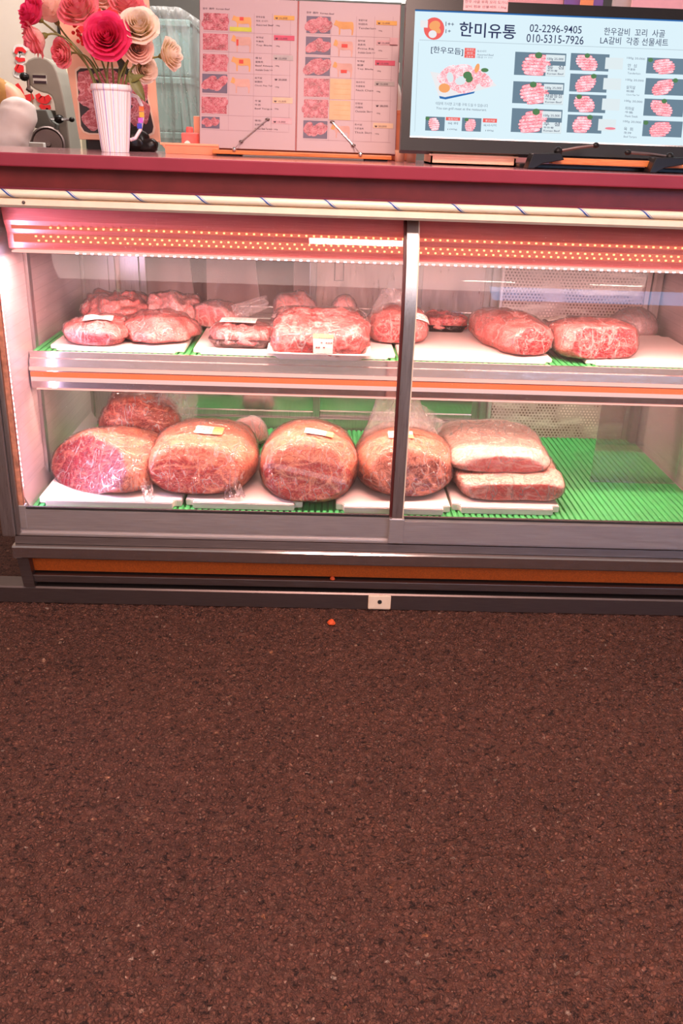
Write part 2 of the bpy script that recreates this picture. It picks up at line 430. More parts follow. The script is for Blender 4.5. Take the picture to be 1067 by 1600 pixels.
# ------------------------------------------------------------------ setting
FX0, FX1, FY0, FY1 = -1.5, 1.5, -1.75, .12
b = B()
for q in (((-6, -6), (6, -6), (6, FY0), (-6, FY0)), ((-6, FY1), (6, FY1), (6, 6), (-6, 6)), ((-6, FY0), (FX0, FY0), (FX0, FY1), (-6, FY1)), ((FX1, FY0), (6, FY0), (6, FY1), (FX1, FY1))):
    b.quad(*[(x, y, 0) for x, y in q])
cn = [(FX0, FY0), (FX1, FY0), (FX1, FY1), (FX0, FY1)]
b.quad(*[(x, y, -.03) for x, y in cn])
for k in range(4):
    (xa, ya), (xb_, yb_) = cn[k], cn[(k+1) % 4]; b.quad((xa, ya, 0), (xb_, yb_, 0), (xb_, yb_, -.03), (xa, ya, -.03))
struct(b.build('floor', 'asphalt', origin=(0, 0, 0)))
# the coarse crust of the asphalt in front of the case, as real relief
t = bmesh.new(); bmesh.ops.create_grid(t, x_segments=1150, y_segments=720, size=1)
for v in t.verts: v.co = Vector((FX0+(v.co.x+1)/2*(FX1-FX0), FY0+(v.co.y+1)/2*(FY1-FY0), 0))
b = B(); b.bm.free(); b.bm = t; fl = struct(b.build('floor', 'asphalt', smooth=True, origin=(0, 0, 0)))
for nm, kind, sc, stg in (('grain', 'VORONOI', .0140, -.0085), ('lumps', 'CLOUDS', .020, .0080), ('grit', 'CLOUDS', .006, .0035)):
    tx = bpy.data.textures.new(nm, kind); tx.noise_scale = sc
    md = fl.modifiers.new(nm, 'DISPLACE'); md.texture = tx; md.strength = stg; md.mid_level = .25 if kind == 'VORONOI' else .60; md.direction = 'Z'
M['wallp'] = plain('warm white shop wall', srgb(226, 212, 196), .6, 0, .04, 4)
M['walld'] = plain('grey shop wall', srgb(120, 118, 110), .6, 0, .08, 4)
b = B(); b.box(-3.2, -1.185, 2.3, 2.38, 0, 2.8); struct(b.build('wall_left', 'wallp'))
b = B(); b.box(-1.10, 3.2, 3.2, 3.28, 0, 2.8); struct(b.build('wall_back', 'walld'))
b = B(); b.box(-3.2, 3.2, .95, 3.28, 2.72, 2.8); struct(b.build('ceiling', 'walld'))
b = B(); b.box(-1.185, -1.160, 2.24, 3.2, 0, 2.72)
struct(b.build('trim_1', 'gap'))
M['glowstrip'] = plain('cream door jamb', srgb(255, 238, 205), .4, 0, .03)
b = B(); b.box(-1.160, -1.105, 2.2, 2.28, 0, 2.72, .004); struct(b.build('trim_2', 'glowstrip'))
b = B(); b.box(-.9, 3.2, 2.9, 3.19, 2.02, 2.71); struct(b.build('trim_3', 'steel_dark'))
# ------------------------------------------------------------------ display case
XL, XR = -.80, 1.13
case = thing('display_case', 'long stainless meat display case with curved glass front and pink led lights', 'display case', (.16, .4, 0))
def P(name, mat, fn, parent=None, smooth=False):
    bb = B(); fn(bb); return bb.build(name, mat, parent or case, smooth)
P('kick_board', 'steel_dark', lambda b: b.profile_x([(0, 0), (0, .044), (.004, .048), (.06, .048), (.06, 0)], -1.0, XR))
P('base_body', 'gap', lambda b: b.box(XL+.01, XR-.01, .045, .82, .0, .235))
P('lower_rail', 'steel_dark', lambda b: b.box(XL+.02, XR, .004, .045, .061, .083, .002))
P('fibre_panel', 'orange', lambda b: b.box(XL+.028, XR-.03, .022, .045, .088, .136))
P('upper_rail', 'steel_pol', lambda b: b.profile_x([(-.026, .148), (-.030, .152), (-.030, .180), (-.026, .184), (-.012, .184), (.045, .184), (.045, .138), (.0, .138)], XL-.004, XR))
P('ledge', 'steel_dark', lambda b: b.profile_x([(-.014, .185), (-.010, .205), (.0, .206), (.045, .206), (.045, .185)], XL, XR))
P('glass_track', 'steel', lambda b: (b.box(XL+.012, XR, .0, .045, .2065, .226, .002), b.box(XL+.012, XR, -.008, .0, .2065, .214, .001)))
P('corner_cover', 'steel_dark', lambda b: b.prism([(XL-.004, -.004, .137), (XL+.026, -.004, .137), (XL+.036, -.004, .05), (XL+.006, -.004, .05)], (0, .05, 0)))
# side walls
P('end_panel', 'side', lambda b: b.box(XL+.002, XL+.014, .0, .84, .2, 1.05))
P('end_panel', 'side', lambda b: b.box(XR-.024, XR-.004, .0, .84, .2, 1.05))
P('stile', 'steel_v', lambda b: (b.box(XL-.030, XL+.004, -.018, .02, .206, 1.03, .003), b.box(XL+.004, XL+.017, -.008, .02, .206, 1.0, .003)))
P('sealing_strip', 'seal', lambda b: b.box(XL+.017, XL+.030, -.003, .012, .284, 1.0, .002))
sl = P('stile_led_strip', 'white', lambda b: b.box(XL+.0145, XL+.020, .02, .042, .32, .95))
for k in range(42):
    z = .33+k*.0148
    P('diode', 'led_w', lambda b: b.box(XL+.020, XL+.0225, .027, .035, z, z+.007), sl)
for x, y in ((XL+.014, .25), (XL+.014, .80)):
    P('side_trim', 'steel_v', lambda b: b.box(x, x+.010, y, y+.026, .265, 1.0, .002))
P('side_skirting', 'steel', lambda b: b.prism([(XL+.014, .04, .262), (XL+.034, .04, .262), (XL+.030, .04, .275), (XL+.014, .04, .310)], (0, .78, 0)))
# decks
P('deck', 'steel', lambda b: b.box(XL+.014, XR-.024, .03, .82, .235, .258))
# back: sliding mirror doors in frames
def door(x0, x1, z0, z1, y, pane, handle=None):
    d = P('sliding_door', 'steel_v', lambda b: (b.box(x0, x0+.022, y, y+.018, z0, z1, .002), b.box(x1-.022, x1, y, y+.018, z0, z1, .002),
          b.box(x0+.022, x1-.022, y, y+.018, z1-.03, z1, .002), b.box(x0+.022, x1-.022, y, y+.018, z0, z0+.022, .002)))
    P('pane', pane, lambda b: b.box(x0+.022, x1-.022, y+.006, y+.012, z0+.022, z1-.03), d)
    if handle:
        P('recessed_handle', 'steel_dark', lambda b: (b.box(handle-.016, handle-.013, y+.001, y+.006, .77, .85), b.box(handle+.013, handle+.016, y+.001, y+.006, .77, .85),
          b.box(handle-.013, handle+.013, y+.001, y+.006, .77, .773), b.box(handle-.013, handle+.013, y+.001, y+.006, .847, .85)), d)
    return d
P('back_frame', 'steel_v', lambda b: (b.box(XL+.014, XR-.024, .81, .845, .258, .300), b.box(XL+.014, XR-.024, .812, .845, .60, .66), b.box(XL+.014, XR-.024, .812, .845, .985, 1.05),
   b.box(XL+.014, -.70, .812, .845, .30, .985), b.box(-.64, -.60, .806, .845, .66, .985), b.box(.56, .60, .806, .845, .30, .985)))
M['pane'] = film('smudged door glass', .05, .05, .02, 4, (.9, .82, .82), line=0)
M['doorpink'] = steel('pinkish sheet door', (.70, .56, .54), .30, (8, 8, 1), .15)
door(-.70, -.64, .66, .985, .815, 'mirror')
door(-.60, -.02, .66, .985, .818, 'pane')
door(-.04, .33, .66, .985, .835, 'doorpink', .055)
door(.31, .56, .66, .985, .818, 'doorpink')
door(-.70, .0, .30, .60, .822, 'mirror')
door(-.02, .56, .30, .60, .836, 'mirror')
ev = P('evaporator_cover', 'perf', lambda b: b.box(.592, 1.06, .775, .80, .262, .985, .004))
P('cover_edge', 'steel', lambda b: b.box(.584, .592, .772, .80, .262, .985), ev); P('cover_edge', 'steel', lambda b: b.box(1.06, 1.075, .772, .80, .262, .985), ev)
P('corner_post', 'steel_v', lambda b: b.box(1.078, 1.10, .74, .80, .262, .985))
# upper shelf with lit front lip
sh = P('shelf', 'steel', lambda b: (b.box(XL+.016, XR-.026, .215, .715, .628, .643),))
P('front_lip', 'mirror', lambda b: b.profile_x([(.215, .652), (.208, .652), (.206, .636), (.200, .634), (.196, .612), (.196, .556), (.202, .552), (.240, .552), (.240, .560), (.215, .600)], XL+.018, XR-.026), sh)
P('lip_edge', 'led_edge', lambda b: (b.box(XL+.018, XR-.026, .190, .1957, .604, .613), b.box(XL+.03, XR-.026, .200, .236, .549, .5515)), sh)
P('led_lens', 'led_band', lambda b: b.box(XL+.02, XR-.026, .190, .1955, .586, .599, .001), sh)
sd = P('shelf_led_strip', 'led_pale', lambda b: b.box(XL+.02, XR-.026, .1915, .1955, .574, .5855), sh)
rl = P('added_rear_strip', 'led_pale', lambda b: b.box(XL+.04, XR-.04, .685, .70, .624, .628), sh)  # added glowing strip, carries the rear fill light
# canopy
P('canopy_top', 'steel', lambda b: b.box(XL, XR, .05, .85, 1.052, 1.07))
P('canopy_channel', 'cream', lambda b: b.profile_x([(.012, 1.056), (-.004, 1.052), (-.006, 1.040), (.0, 1.034), (.05, 1.034), (.05, 1.056)], XL-.05, XR))
ho = P('led_housing', 'housing', lambda b: b.profile_x([(.075, 1.034), (.085, .998), (.100, .968), (.103, .932), (.115, .928), (.19, .935), (.20, 1.034)], XL+.03, XR-.026))
P('housing_edge', 'led_edge', lambda b: b.box(XL+.04, XR-.03, .089, .118, .9225, .9275, .002), ho)
def rowz(z): return .102 if z < .968 else .085+(.998-z)/.030*.015
for nm, z, x0, n, dx in (('upper_led_row', .983, -.66, 97, .0182), ('middle_led_row', .961, -.70, 100, .0180), ('lower_led_row', .951, -.694, 100, .0180)):  # one real strip; the further rows are its reflections built as diodes
    y = rowz(z)-.002
    st = P(nm, 'strip', lambda b: b.box(XL+.045, XR-.03, y, y+.003, z-.005, z+.005), ho)
    proto = None
    for k in range(n):
        if proto is None:
            q = B(); q.box(x0-.0024, x0+.0024, y-.0035, y+.001, z-.0021, z+.0021, .0007, 1)
            proto = q.build('diode', 'led', st)
        else:
            c = proto.copy(); COL.objects.link(c); c.parent = st; c.location = (k*dx, 0, 0)
st = P('edge_glint_strip', 'led_edge', lambda b: b.box(XL+.045, XR-.03, .0865, .0885, .9235, .9265), ho)  # dots of light reflected in the acrylic edge, built as glowing diodes
q = B(); q.box(-.6-.003, -.6+.003, .083, .0865, .9238, .9262); proto = q.build('diode', 'led_w', st)
for k in range(1, 92):
    c = proto.copy(); COL.objects.link(c); c.parent = st; c.location = (k*.0182, 0, 0)
# glass panes, frames, post
def curve_yz(off=0.0, n=14):
    pts = [(0, .275), (0, .79)]
    for k in range(1, n+1):
        a = k/n*R(50); r = .22
        pts.append((r*(1-math.cos(a))*.95, .79+r*math.sin(a)*1.44))
    out = []
    for i, (y, z) in enumerate(pts):
        a, c = pts[max(0, i-1)], pts[min(len(pts)-1, i+1)]; t = Vector((c[0]-a[0], c[1]-a[1])).normalized()
        out.append((y-t.y*off, z+t.x*off))
    return out
def shell(b, x0, x1, o0, o1):
    A = curve_yz(o0); C = curve_yz(o1)
    ring = A+C[::-1]; b.profile_x(ring, x0, x1)
smooth_angle(P('glass_pane', 'glass', lambda b: shell(b, XL+.028, .196, -.005, 0)))
smooth_angle(P('glass_pane', 'glass', lambda b: shell(b, .226, XR-.026, 0, .005)))
P('pane_frame', 'steel', lambda b: (b.profile_x([(-.006, .226), (-.006, .279), (.010, .281), (.010, .226)], XL+.03, .196), b.box(XL+.017, XL+.035, -.007, .012, .226, .292, .002)))
P('pane_frame', 'steel', lambda b: b.profile_x([(-.018, .216), (-.018, .276), (-.002, .279), (.004, .216)], .226, XR-.01))
P('pane_gasket', 'gap', lambda b: (b.box(XL+.03, .196, -.001, .012, .279, .284), b.box(.226, XR-.01, -.006, .010, .277, .282)))
smooth_angle(P('glass_post', 'steel_v', lambda b: shell(b, .199, .226, -.002, .020)))
M['gasket'] = plain('dark red gasket', srgb(84, 28, 26), .5)
P('post_gasket', 'gasket', lambda b: (shell(b, .1925, .199, -.004, .012),))
P('post_trim', 'cream', lambda b: shell(b, .226, .2295, 0, .014))
P('post_foot', 'steel', lambda b: b.box(.192, .232, -.024, -.003, .214, .285, .002))
# anchor plate
fp = P('foot_plate', 'cream', lambda b: b.box(.148, .211, -.006, -.0005, .003, .047, .004))
P('bolt_hole', 'gap', lambda b: b.lathe([(.006, 0), (.006, .002)], (.180, -.0055, .027), 16, True, (0, -1, 0)), fp)
# ------------------------------------------------------------------ counter and pipe
ct = thing('counter', 'dusty red laminate counter running along the top of the meat case', 'counter', (.1, .3, 1.07))
M['lam_top'] = plain('laminate with painted sheen', srgb(206, 150, 156), .10, 0, .05, 9)  # pale tone paints in the grazing reflection on the counter top
P('counter_top', 'laminate', lambda b: b.box(-1.35, 1.5, -.05, .62, 1.124, 1.1524, .003), ct)
P('counter_sheen', 'lam_top', lambda b: b.box(-1.35, 1.5, -.047, .617, 1.1523, 1.1531), ct)
P('fascia_board', 'maroon', lambda b: b.box(-1.35, 1.5, .015, .035, 1.0705, 1.124), ct)
P('lower_edge', 'laminate', lambda b: b.box(-1.35, 1.5, .003, .015, 1.0735, 1.0785, .001), ct)
P('counter_core', 'maroon', lambda b: b.box(-1.35, 1.5, .035, .60, 1.0705, 1.124), ct)
pp = thing('conduit_pipe', 'cream plastic pipe with slanted blue stripes under the counter edge', 'pipe', (.1, -.004, 1.056))
PYC, PZC, PR = .0015, 1.0648, .0088
smooth_angle(P('pipe', 'pvc', lambda b: b.tube([(-1.3, PYC, PZC), (1.14, PYC, PZC)], PR, 20), pp))
def stripes(b, off, wd, k):
    if 1:
        xb = -.722+k*.1475+off
        def fn(u, v):
            a = R(-150)+R(200)*v
            return Vector((xb+u*wd-.024*(v-.5)*1.5, PYC+(PR+.0004)*math.sin(a-R(65)), PZC+(PR+.0004)*math.cos(a-R(65))))
        b.grid(fn, 2, 14)
for k in range(-1, 12):
    P('blue_stripe', 'blue', lambda b: stripes(b, 0, .0050, k), pp); P('white_stripe', 'white', lambda b: stripes(b, .0051, .0026, k), pp); P('thin_blue_stripe', 'blue', lambda b: stripes(b, .0078, .0012, k), pp)
P('pipe_screw', 'steel_dark', lambda b: b.ball((-.688, -.006, 1.046), .004), pp)
# ------------------------------------------------------------------ mats and boards
def mat(name, x0, x1, y0, y1, z, label, pitch=.017):
    b = B(); b.box(x0, x1, y0, y1, z, z+.003)
    n = int((x1-x0)/pitch)
    for k in range(n):
        xa = x0+k*pitch+.001; b.box(xa, xa+pitch*.70, y0, y1, z+.0025, z+.008, .0015, 1)
    return tag(b.build(name, 'green'), label, 'mat')
mat('ribbed_mat', XL+.032, XR-.03, .042, .80, .2585, 'bright green ribbed mat covering the floor of the display case')
mat('ribbed_mat', XL+.022, XR-.03, .218, .712, .6435, 'green ribbed mat lying on the upper shelf under white boards')
def board(x0, x1, y0, y1, z, h, label, group):
    t = bmesh.new(); bmesh.ops.create_cube(t, size=1)
    for v in t.verts: v.co = Vector((x0+(v.co.x+.5)*(x1-x0), y0+(v.co.y+.5)*(y1-y0), z+(v.co.z+.5)*h))
    ve = [e for e in t.edges if abs(e.verts[0].co.z-e.verts[1].co.z) > h*.5]
    bmesh.ops.bevel(t, geom=ve, offset=.022, segments=5, affect='EDGES')
    bmesh.ops.bevel(t, geom=[e for e in t.edges], offset=.002, segments=2, affect='EDGES', clamp_overlap=True)
    bb = B(); bb.add(t); return tag(smooth_angle(bb.build('cutting_board', 'board')), label, 'cutting board', group)
Zu = .6517; Zl = .2667
G1 = 'white boards on the upper shelf'; G2 = 'white boards on the case floor'
board(-.735, -.372, .222, .70, Zu, .012, 'white board at left end of upper shelf under two bags of meat', G1)
board(-.348, .205, .222, .70, Zu, .012, 'widest white board on upper shelf under the wrapped trays', G1)
board(.215, .640, .222, .70, Zu, .012, 'white board on upper shelf just right of the glass post', G1)
board(.735, 1.095, .222, .62, Zu, .012, 'white board at right end of upper shelf under the trimmed beef block', G1)
board(-.752, -.368, .050, .46, Zl, .019, 'white board under the purple red cut beef at left', G2)
board(-.358, -.040, .060, .46, Zl, .019, 'white rounded board under the fat capped joint with oval cut', G2)
board(.052, .366, .052, .46, Zl, .019, 'white board under the brownish joint behind the glass post', G2)
board(.374, .672, .070, .46, Zl, .019, 'white board under the two stacked pork slabs', G2)
# ------------------------------------------------------------------ meat
def smoothstep(a, b, x):
    t = max(0, min(1, (x-a)/(b-a))); return t*t*(3-2*t)
def lump_verts(w, d, h, pw, seed, amp, cuts, infl=0.0, wrink=0.0, sub=5, low=.32, freq=1.0, yaw=0.0, taper=0.0, ridge=0.0, lens=(), cutlean=True):
    t = bmesh.new(); bmesh.ops.create_icosphere(t, subdivisions=sub, radius=1)
    sv = Vector((seed*3.17, seed*1.31, seed*7.7)); lean = []
    for v in t.verts:
        c = v.co; r = (abs(c.x)**pw+abs(c.y)**pw+abs(c.z)**pw)**(-1/pw); c = c*r; nrm = v.co.copy()
        z = h*(low+(1-low)*c.z) if c.z > 0 else h*low*(1+c.z)
        tz = 1-taper*max(0, z/h-.15)
        if v.co.z < 0:
            hx = math.sqrt(max(1e-6, v.co.x**2+v.co.y**2)); eq = (abs(v.co.x/hx)**pw+abs(v.co.y/hx)**pw)**(-1/pw) if hx > 1e-3 else 0
            k_ = min(1, hx*1.6); c = Vector((v.co.x/max(hx, 1e-3)*eq*(.55*k_+.45*hx), v.co.y/max(hx, 1e-3)*eq*(.55*k_+.45*hx), c.z)) if hx > 1e-3 else c
        p = Vector((c.x*w/2*tz, c.y*d/2*tz, z))
        q = Vector((p.x/.1, p.y/.1, p.z/.1))*freq+sv
        dsp = amp*noise.noise(q*.9)+amp*.5*noise.noise(q*2.1)+amp*.22*noise.noise(q*5)
        if ridge: dsp += ridge*(1-abs(noise.noise(q*1.5+Vector((9, 1, 4))))*2.4)
        p += nrm*(dsp+infl)*(1 if nrm.z > -.3 else .4)
        ln = 0.0
        q9 = Vector((p.x/.1, p.y/.1, p.z/.1))+sv
        if v.co.y < -.05:
            for (lx, lz, la, lb, lr, sq) in lens:
                ux, uz = p.x-lx, p.z-lz; rx_, rz_ = ux*math.cos(lr)+uz*math.sin(lr), -ux*math.sin(lr)+uz*math.cos(lr)
                rz_ = rz_*(1 if rz_ > 0 else sq)
                e = 1-(abs(rx_)/la)**2.2-(abs(rz_)/lb)**2+.22*noise.noise(q9*2.0)
                ln = max(ln, smoothstep(-.03, .04, e))
        for (cn, dist) in cuts:
            cn = Vector(cn).normalized(); e = p.dot(cn)-dist-infl
            e2 = e+.006*noise.noise(q*2.3)
            if e > 0: p -= cn*e*.93
            if cutlean: ln = max(ln, smoothstep(-.001, .006, e2))
        if wrink:
            wq = Vector((p.x*38, p.y*30, p.z*44))+sv
            rr = 1-min(1, abs(noise.noise(wq+Vector((noise.noise(wq*.5), 0, 0))*2))*4); p += nrm*wrink*rr
        if p.z < 0: p.z = p.z*.04
        v.co = p; lean.append(ln)
    if yaw:
        bmesh.ops.rotate(t, verts=t.verts, cent=(0, 0, 0), matrix=Matrix.Rotation(yaw, 3, 'Z'))
    return t, lean
def set_lean(o, lean):
    a = o.data.attributes.new('lean', 'FLOAT', 'POINT'); a.data.foreach_set('value', lean)
def cut_of_meat(name, label, loc, w, d, h, mat_, cat='meat', group=None, pw=2.4, amp=.008, seed=1, cuts=(), film_='film', wrink=.0022, infl=.003, labels=(), tails=(), yaw=0.0, **kw):
    root = thing(name, label, cat, loc, group)
    t, ln = lump_verts(w, d, h, pw, seed, amp, cuts, yaw=yaw, **kw)
    o = link_child('meat', t, mat_, root); set_lean(o, ln)
    if film_:
        t, _ = lump_verts(w, d, h, pw, seed, amp, cuts, infl, wrink, yaw=yaw, **kw)
        link_child('plastic_wrap', t, film_, root)
    for k, (dx, dz, lw, lh, rot, ori) in enumerate(labels):
        sticker(root, w, d, h, pw, seed, amp, cuts, infl, dx, dz, lw, lh, rot, ori, yaw, kw)
    for tl in tails: bag_tail(root, Vector(loc), *tl)
    return root
def link_child(name, t, mat_, root, smooth=True):
    me = bpy.data.meshes.new(name); t.to_mesh(me); t.free()
    for p in me.polygons: p.use_smooth = smooth
    me.materials.append(M[mat_] if isinstance(mat_, str) else mat_)
    o = bpy.data.objects.new(name, me); COL.objects.link(o); o.parent = root; return o
def sticker(root, w, d, h, pw, seed, amp, cuts, infl, dx, dz, lw, lh, rot, ori, yaw, kw, fold=None):
    """paper label lying on the wrap: shot down from the viewer's side onto the surface"""
    from mathutils.bvhtree import BVHTree
    k2 = dict(kw); k2['sub'] = 4
    t, _ = lump_verts(w, d, h, pw, seed, amp*.8, cuts, infl+.003, 0, yaw=yaw, **k2)
    tree = BVHTree.FromBMesh(t); t.free()
    dirv = Vector((0, .82, -.57)); sx = Vector((1, 0, 0)); sy = Vector((0, .57, .82))
    base = Vector((dx, 0, h*.5))+sy*dz
    g = []; nx, ny = 9, 5; last = None
    for j in range(ny):
        row = []
        for i in range(nx):
            a = (i/(nx-1)-.5)*lw; c = (j/(ny-1)-.5)*lh
            q = base+sx*(a*math.cos(rot)-c*math.sin(rot))+sy*(a*math.sin(rot)+c*math.cos(rot))
            hit = tree.ray_cast(q-dirv*1.0, dirv)
            p = hit[0] if hit[0] is not None else last
            if p is None: p = q
            last = p; row.append(p-dirv*.0012)
        g.append(row)
    def mesh(i0, i1, j0, j1, off):
        t = bmesh.new(); vs = [[t.verts.new(g[j][i]-dirv*off) for i in range(i0, i1+1)] for j in range(j0, j1+1)]
        for j in range(len(vs)-1):
            for i in range(len(vs[0])-1): t.faces.new((vs[j][i], vs[j][i+1], vs[j+1][i+1], vs[j+1][i]))
        return t
    if fold:
        o = link_child('plastic_fold', mesh(0, nx-1, 0, ny-1, 0), fold, root); o['label'] = 'shiny folded seam of the plastic wrap'; return
    o = link_child('paper_label', mesh(0, nx-1, 0, ny-1, 0), 'label', root); o['label'] = 'white paper label'
    t = bmesh.new()
    for j in (1, 2, 3):
        for i in range(1 if j != 2 else 2, nx-2 if j == 1 else nx-1):
            if random.random() < .2: continue
            a, bb, c = g[j][i], g[j][i+1] if i+1 < nx else g[j][i], g[j+1 if j < ny-1 else j][i]
            up = (c-a)*.28; al = (bb-a)*.8
            t.faces.new([t.verts.new(p-dirv*.0008) for p in (a, a+al, a+al+up, a+up)])
    link_child('print', t, 'label_ink', o)
    if ori:
        link_child('colour_band', mesh(ori[0], ori[1], ori[2], ori[3], .0005), 'label_orange', o)
def bag_tail(root, loc, p0, p1, w0, w1, seed, mat_='bag'):
    """gathered loose end of a plastic bag: flattened, pleated sleeve from p0 (on the meat) to p1"""
    p0, p1 = Vector(p0)-loc, Vector(p1)-loc; ax = (p1-p0); up = Vector((0, -.3, 1))
    side = ax.cross(Vector((0, 1, .2))).normalized() if abs(ax.normalized().y) < .8 else Vector((1, 0, 0))
    th = ax.cross(side).normalized(); t = bmesh.new(); nu, nv = 28, 14; g = []
    for j in range(nv):
        v = j/(nv-1); wd = w0+(w1-w0)*v**.8; row = []
        for i in range(nu):
            a = i/nu*2*math.pi
            pl = 1+.14*noise.noise(Vector((a*2.2, v*2.5, seed)))
            thick = (.018*(1-v)+.006)
            q = p0+ax*v+side*(math.cos(a)*wd/2*pl)+th*(math.sin(a)*thick*.8+.012*noise.noise(Vector((math.cos(a)*2.2, v*2, seed+3))))
            q += ax.normalized()*.018*noise.noise(Vector((a*1.5, 7, seed)))*v
            row.append(t.verts.new(q))
        g.append(row)
    for j in range(nv-1):
        for i in range(nu): t.faces.new((g[j][i], g[j][(i+1) % nu], g[j+1][(i+1) % nu], g[j+1][i]))
    o = link_child('bag_end', t, mat_, root); o['label'] = 'cloudy loose end of the plastic bag'
T = Zu+.0125
GU = 'packed meat on the upper shelf'; GL = 'packed meat on the case floor'
cut_of_meat('bagged_beef', 'flat round beef pack with paper label at left front of upper shelf', (-.622, .305, T), .165, .17, .058, 'meat_fresh', group=GU, seed=2, cuts=[((0, -1, -.25), .070)], ridge=.006, labels=[(.01, .022, .075, .032, .08, None)], pw=2.6, amp=.012, low=.5, freq=1.3)
cut_of_meat('bagged_beef', 'knobbly beef bag at back left corner of upper shelf', (-.615, .56, T), .19, .19, .085, 'meat_fresh', group=GU, seed=3, amp=.020, freq=1.9, ridge=.010, film_='film', wrink=.004)
cut_of_meat('bagged_beef', 'broad domed beef bag beside the flat round pack', (-.468, .385, T), .225, .24, .072, 'meat_fresh', group=GU, seed=5, amp=.013, pw=2.0, low=.2, film_='film', ridge=.006, freq=1.2)
cut_of_meat('bagged_beef', 'crumpled beef bag behind the broad domed bag', (-.46, .585, T), .16, .14, .085, 'meat_pale', group=GU, seed=6, amp=.018, freq=2.0, ridge=.010, film_='film', wrink=.004)
cut_of_meat('bagged_beef', 'beef bag with flared plastic end behind the pale tray', (-.318, .57, T), .15, .16, .068, 'meat_pale', group=GU, seed=8, amp=.014, freq=1.3, film_='bag', cuts=[((-.5, -1, .1), .055)], tails=[((-.26, .52, T+.045), (-.165, .53, T+.085), .06, .035, 4)])
cut_of_meat('bagged_beef', 'small bag peaking above back of the large wrapped tray', (-.085, .64, T), .15, .11, .105, 'meat_pale', group=GU, seed=9, amp=.014, freq=1.3, film_='bag', taper=.35)
cut_of_meat('bagged_beef', 'small clear bag behind right end of the large wrapped tray', (.075, .66, T), .10, .09, .088, 'meat_pale', group=GU, seed=91, amp=.012, film_='bag', taper=.4)
cut_of_meat('bagged_beef', 'white topped bag of beef with label straddling the glass post', (.225, .44, T), .185, .19, .095, 'meat_fresh', group=GU, seed=11, amp=.012, cuts=[((-.1, -1, 0), .075)], labels=[(.06, -.005, .055, .025, 0, None)], tails=[((.215, .43, T+.055), (.225, .47, T+.135), .17, .10, 6)])
cut_of_meat('bagged_beef', 'long beef joint in a bag lying towards the front on upper shelf', (.545, .42, T), .17, .40, .088, 'meat_fresh', group=GU, seed=13, amp=.012, yaw=R(14), ridge=.004, cuts=[((.15, -1, .12), .165)], pw=2.6, low=.4)
cut_of_meat('trimmed_beef_block', 'squared beef block with dark cut face on right board', (.772, .325, T), .245, .20, .092, 'meat_fresh', group=GU, seed=15, amp=.008, pw=3.2, low=.45, cuts=[((.28, -1, .18), .072), ((1, -.35, .3), .125)], yaw=R(-4))
cut_of_meat('bagged_beef', 'flat labelled bag behind the trimmed beef block', (.79, .60, T-.0), .24, .15, .05, 'meat_pale', group=GU, seed=17, amp=.009, film_='bag', labels=[(-.06, .012, .065, .03, .1, None)])
cut_of_meat('bagged_meat', 'dull grey bag at back right of upper shelf', (1.0, .68, .6522), .17, .15, .085, 'grey', group=GU, seed=19, amp=.010, film_='bag', taper=.3)
# wrapped trays
def foam_tray(name, label, cx, cy, z, w, d, h, matt, meatm, mh, tilt=0.0, lab=None, group=GU, seed=1):
    root = thing(name, label, 'tray', (cx, cy, z), group)
    def ring(s, zz): return [(cx+sx*(w/2*s-.012)+ox*.012, cy+sy*(d/2*s-.012)+oy*.012, zz) for sx, sy, ang in ((1, 1, 0), (-1, 1, 90), (-1, -1, 180), (1, -1, 270)) for ox, oy in [(math.cos(R(ang+q)), math.sin(R(ang+q))) for q in (0, 30, 60, 90)]]
    b = B(); rs = [ring(.86, z), ring(1.0, z+h), ring(1.05, z+h+.002), ring(1.05, z+h+.004), ring(.97, z+h+.003), ring(.84, z+.004)]
    vs = [[b.bm.verts.new(p) for p in r] for r in rs]
    for a, c in zip(vs, vs[1:]):
        for i in range(16): b.bm.faces.new((a[i], a[(i+1) % 16], c[(i+1) % 16], c[i]))
    b.bm.faces.new(vs[0][::-1]); b.bm.faces.new(vs[-1])
    tr = b.build('tray', matt, root)
    t, ln = lump_verts(w*.95, d*.92, mh, 4.0, seed, .012, (), low=.3, freq=1.9, ridge=.010)
    bmesh.ops.translate(t, verts=t.verts, vec=(0, 0, .005)); me = link_child('meat', t, meatm, root); set_lean(me, [.6]*len(ln))
    t, ln = lump_verts(w*1.0, d*.98, mh+.004, 5, seed, .004, (), .003, .003, low=.3)
    bmesh.ops.translate(t, verts=t.verts, vec=(0, 0, .004)); link_child('plastic_wrap', t, 'film', root)
    if tilt:
        root.rotation_euler = (tilt, 0, 0)
    if lab: sticker(root, w, d, mh+.012, 5, seed, .003, (), .006, *lab, 0.0, dict(low=.3))
    return root
foam_tray('meat_tray', 'shallow black foil tray of pale minced meat left of the large tray', -.222, .335, T, .165, .17, .022, 'steel_dark', 'meat_pale', .042, seed=21, lab=(-.01, .03, .10, .04, 0, None))
foam_tray('meat_tray', 'large clear wrapped tray of sliced pink beef with price label, centre of upper shelf', -.004, .305, T+.002, .265, .235, .022, 'label', 'meat_fresh', .078, tilt=R(9), seed=23, lab=(.01, -.062, .052, .046, 0, (0, 8, 3, 4)))
foam_tray('meat_tray', 'small black tray of beef scraps behind the long bagged joint', .385, .62, T, .125, .12, .018, 'black', 'meat_fresh', .04, seed=25)
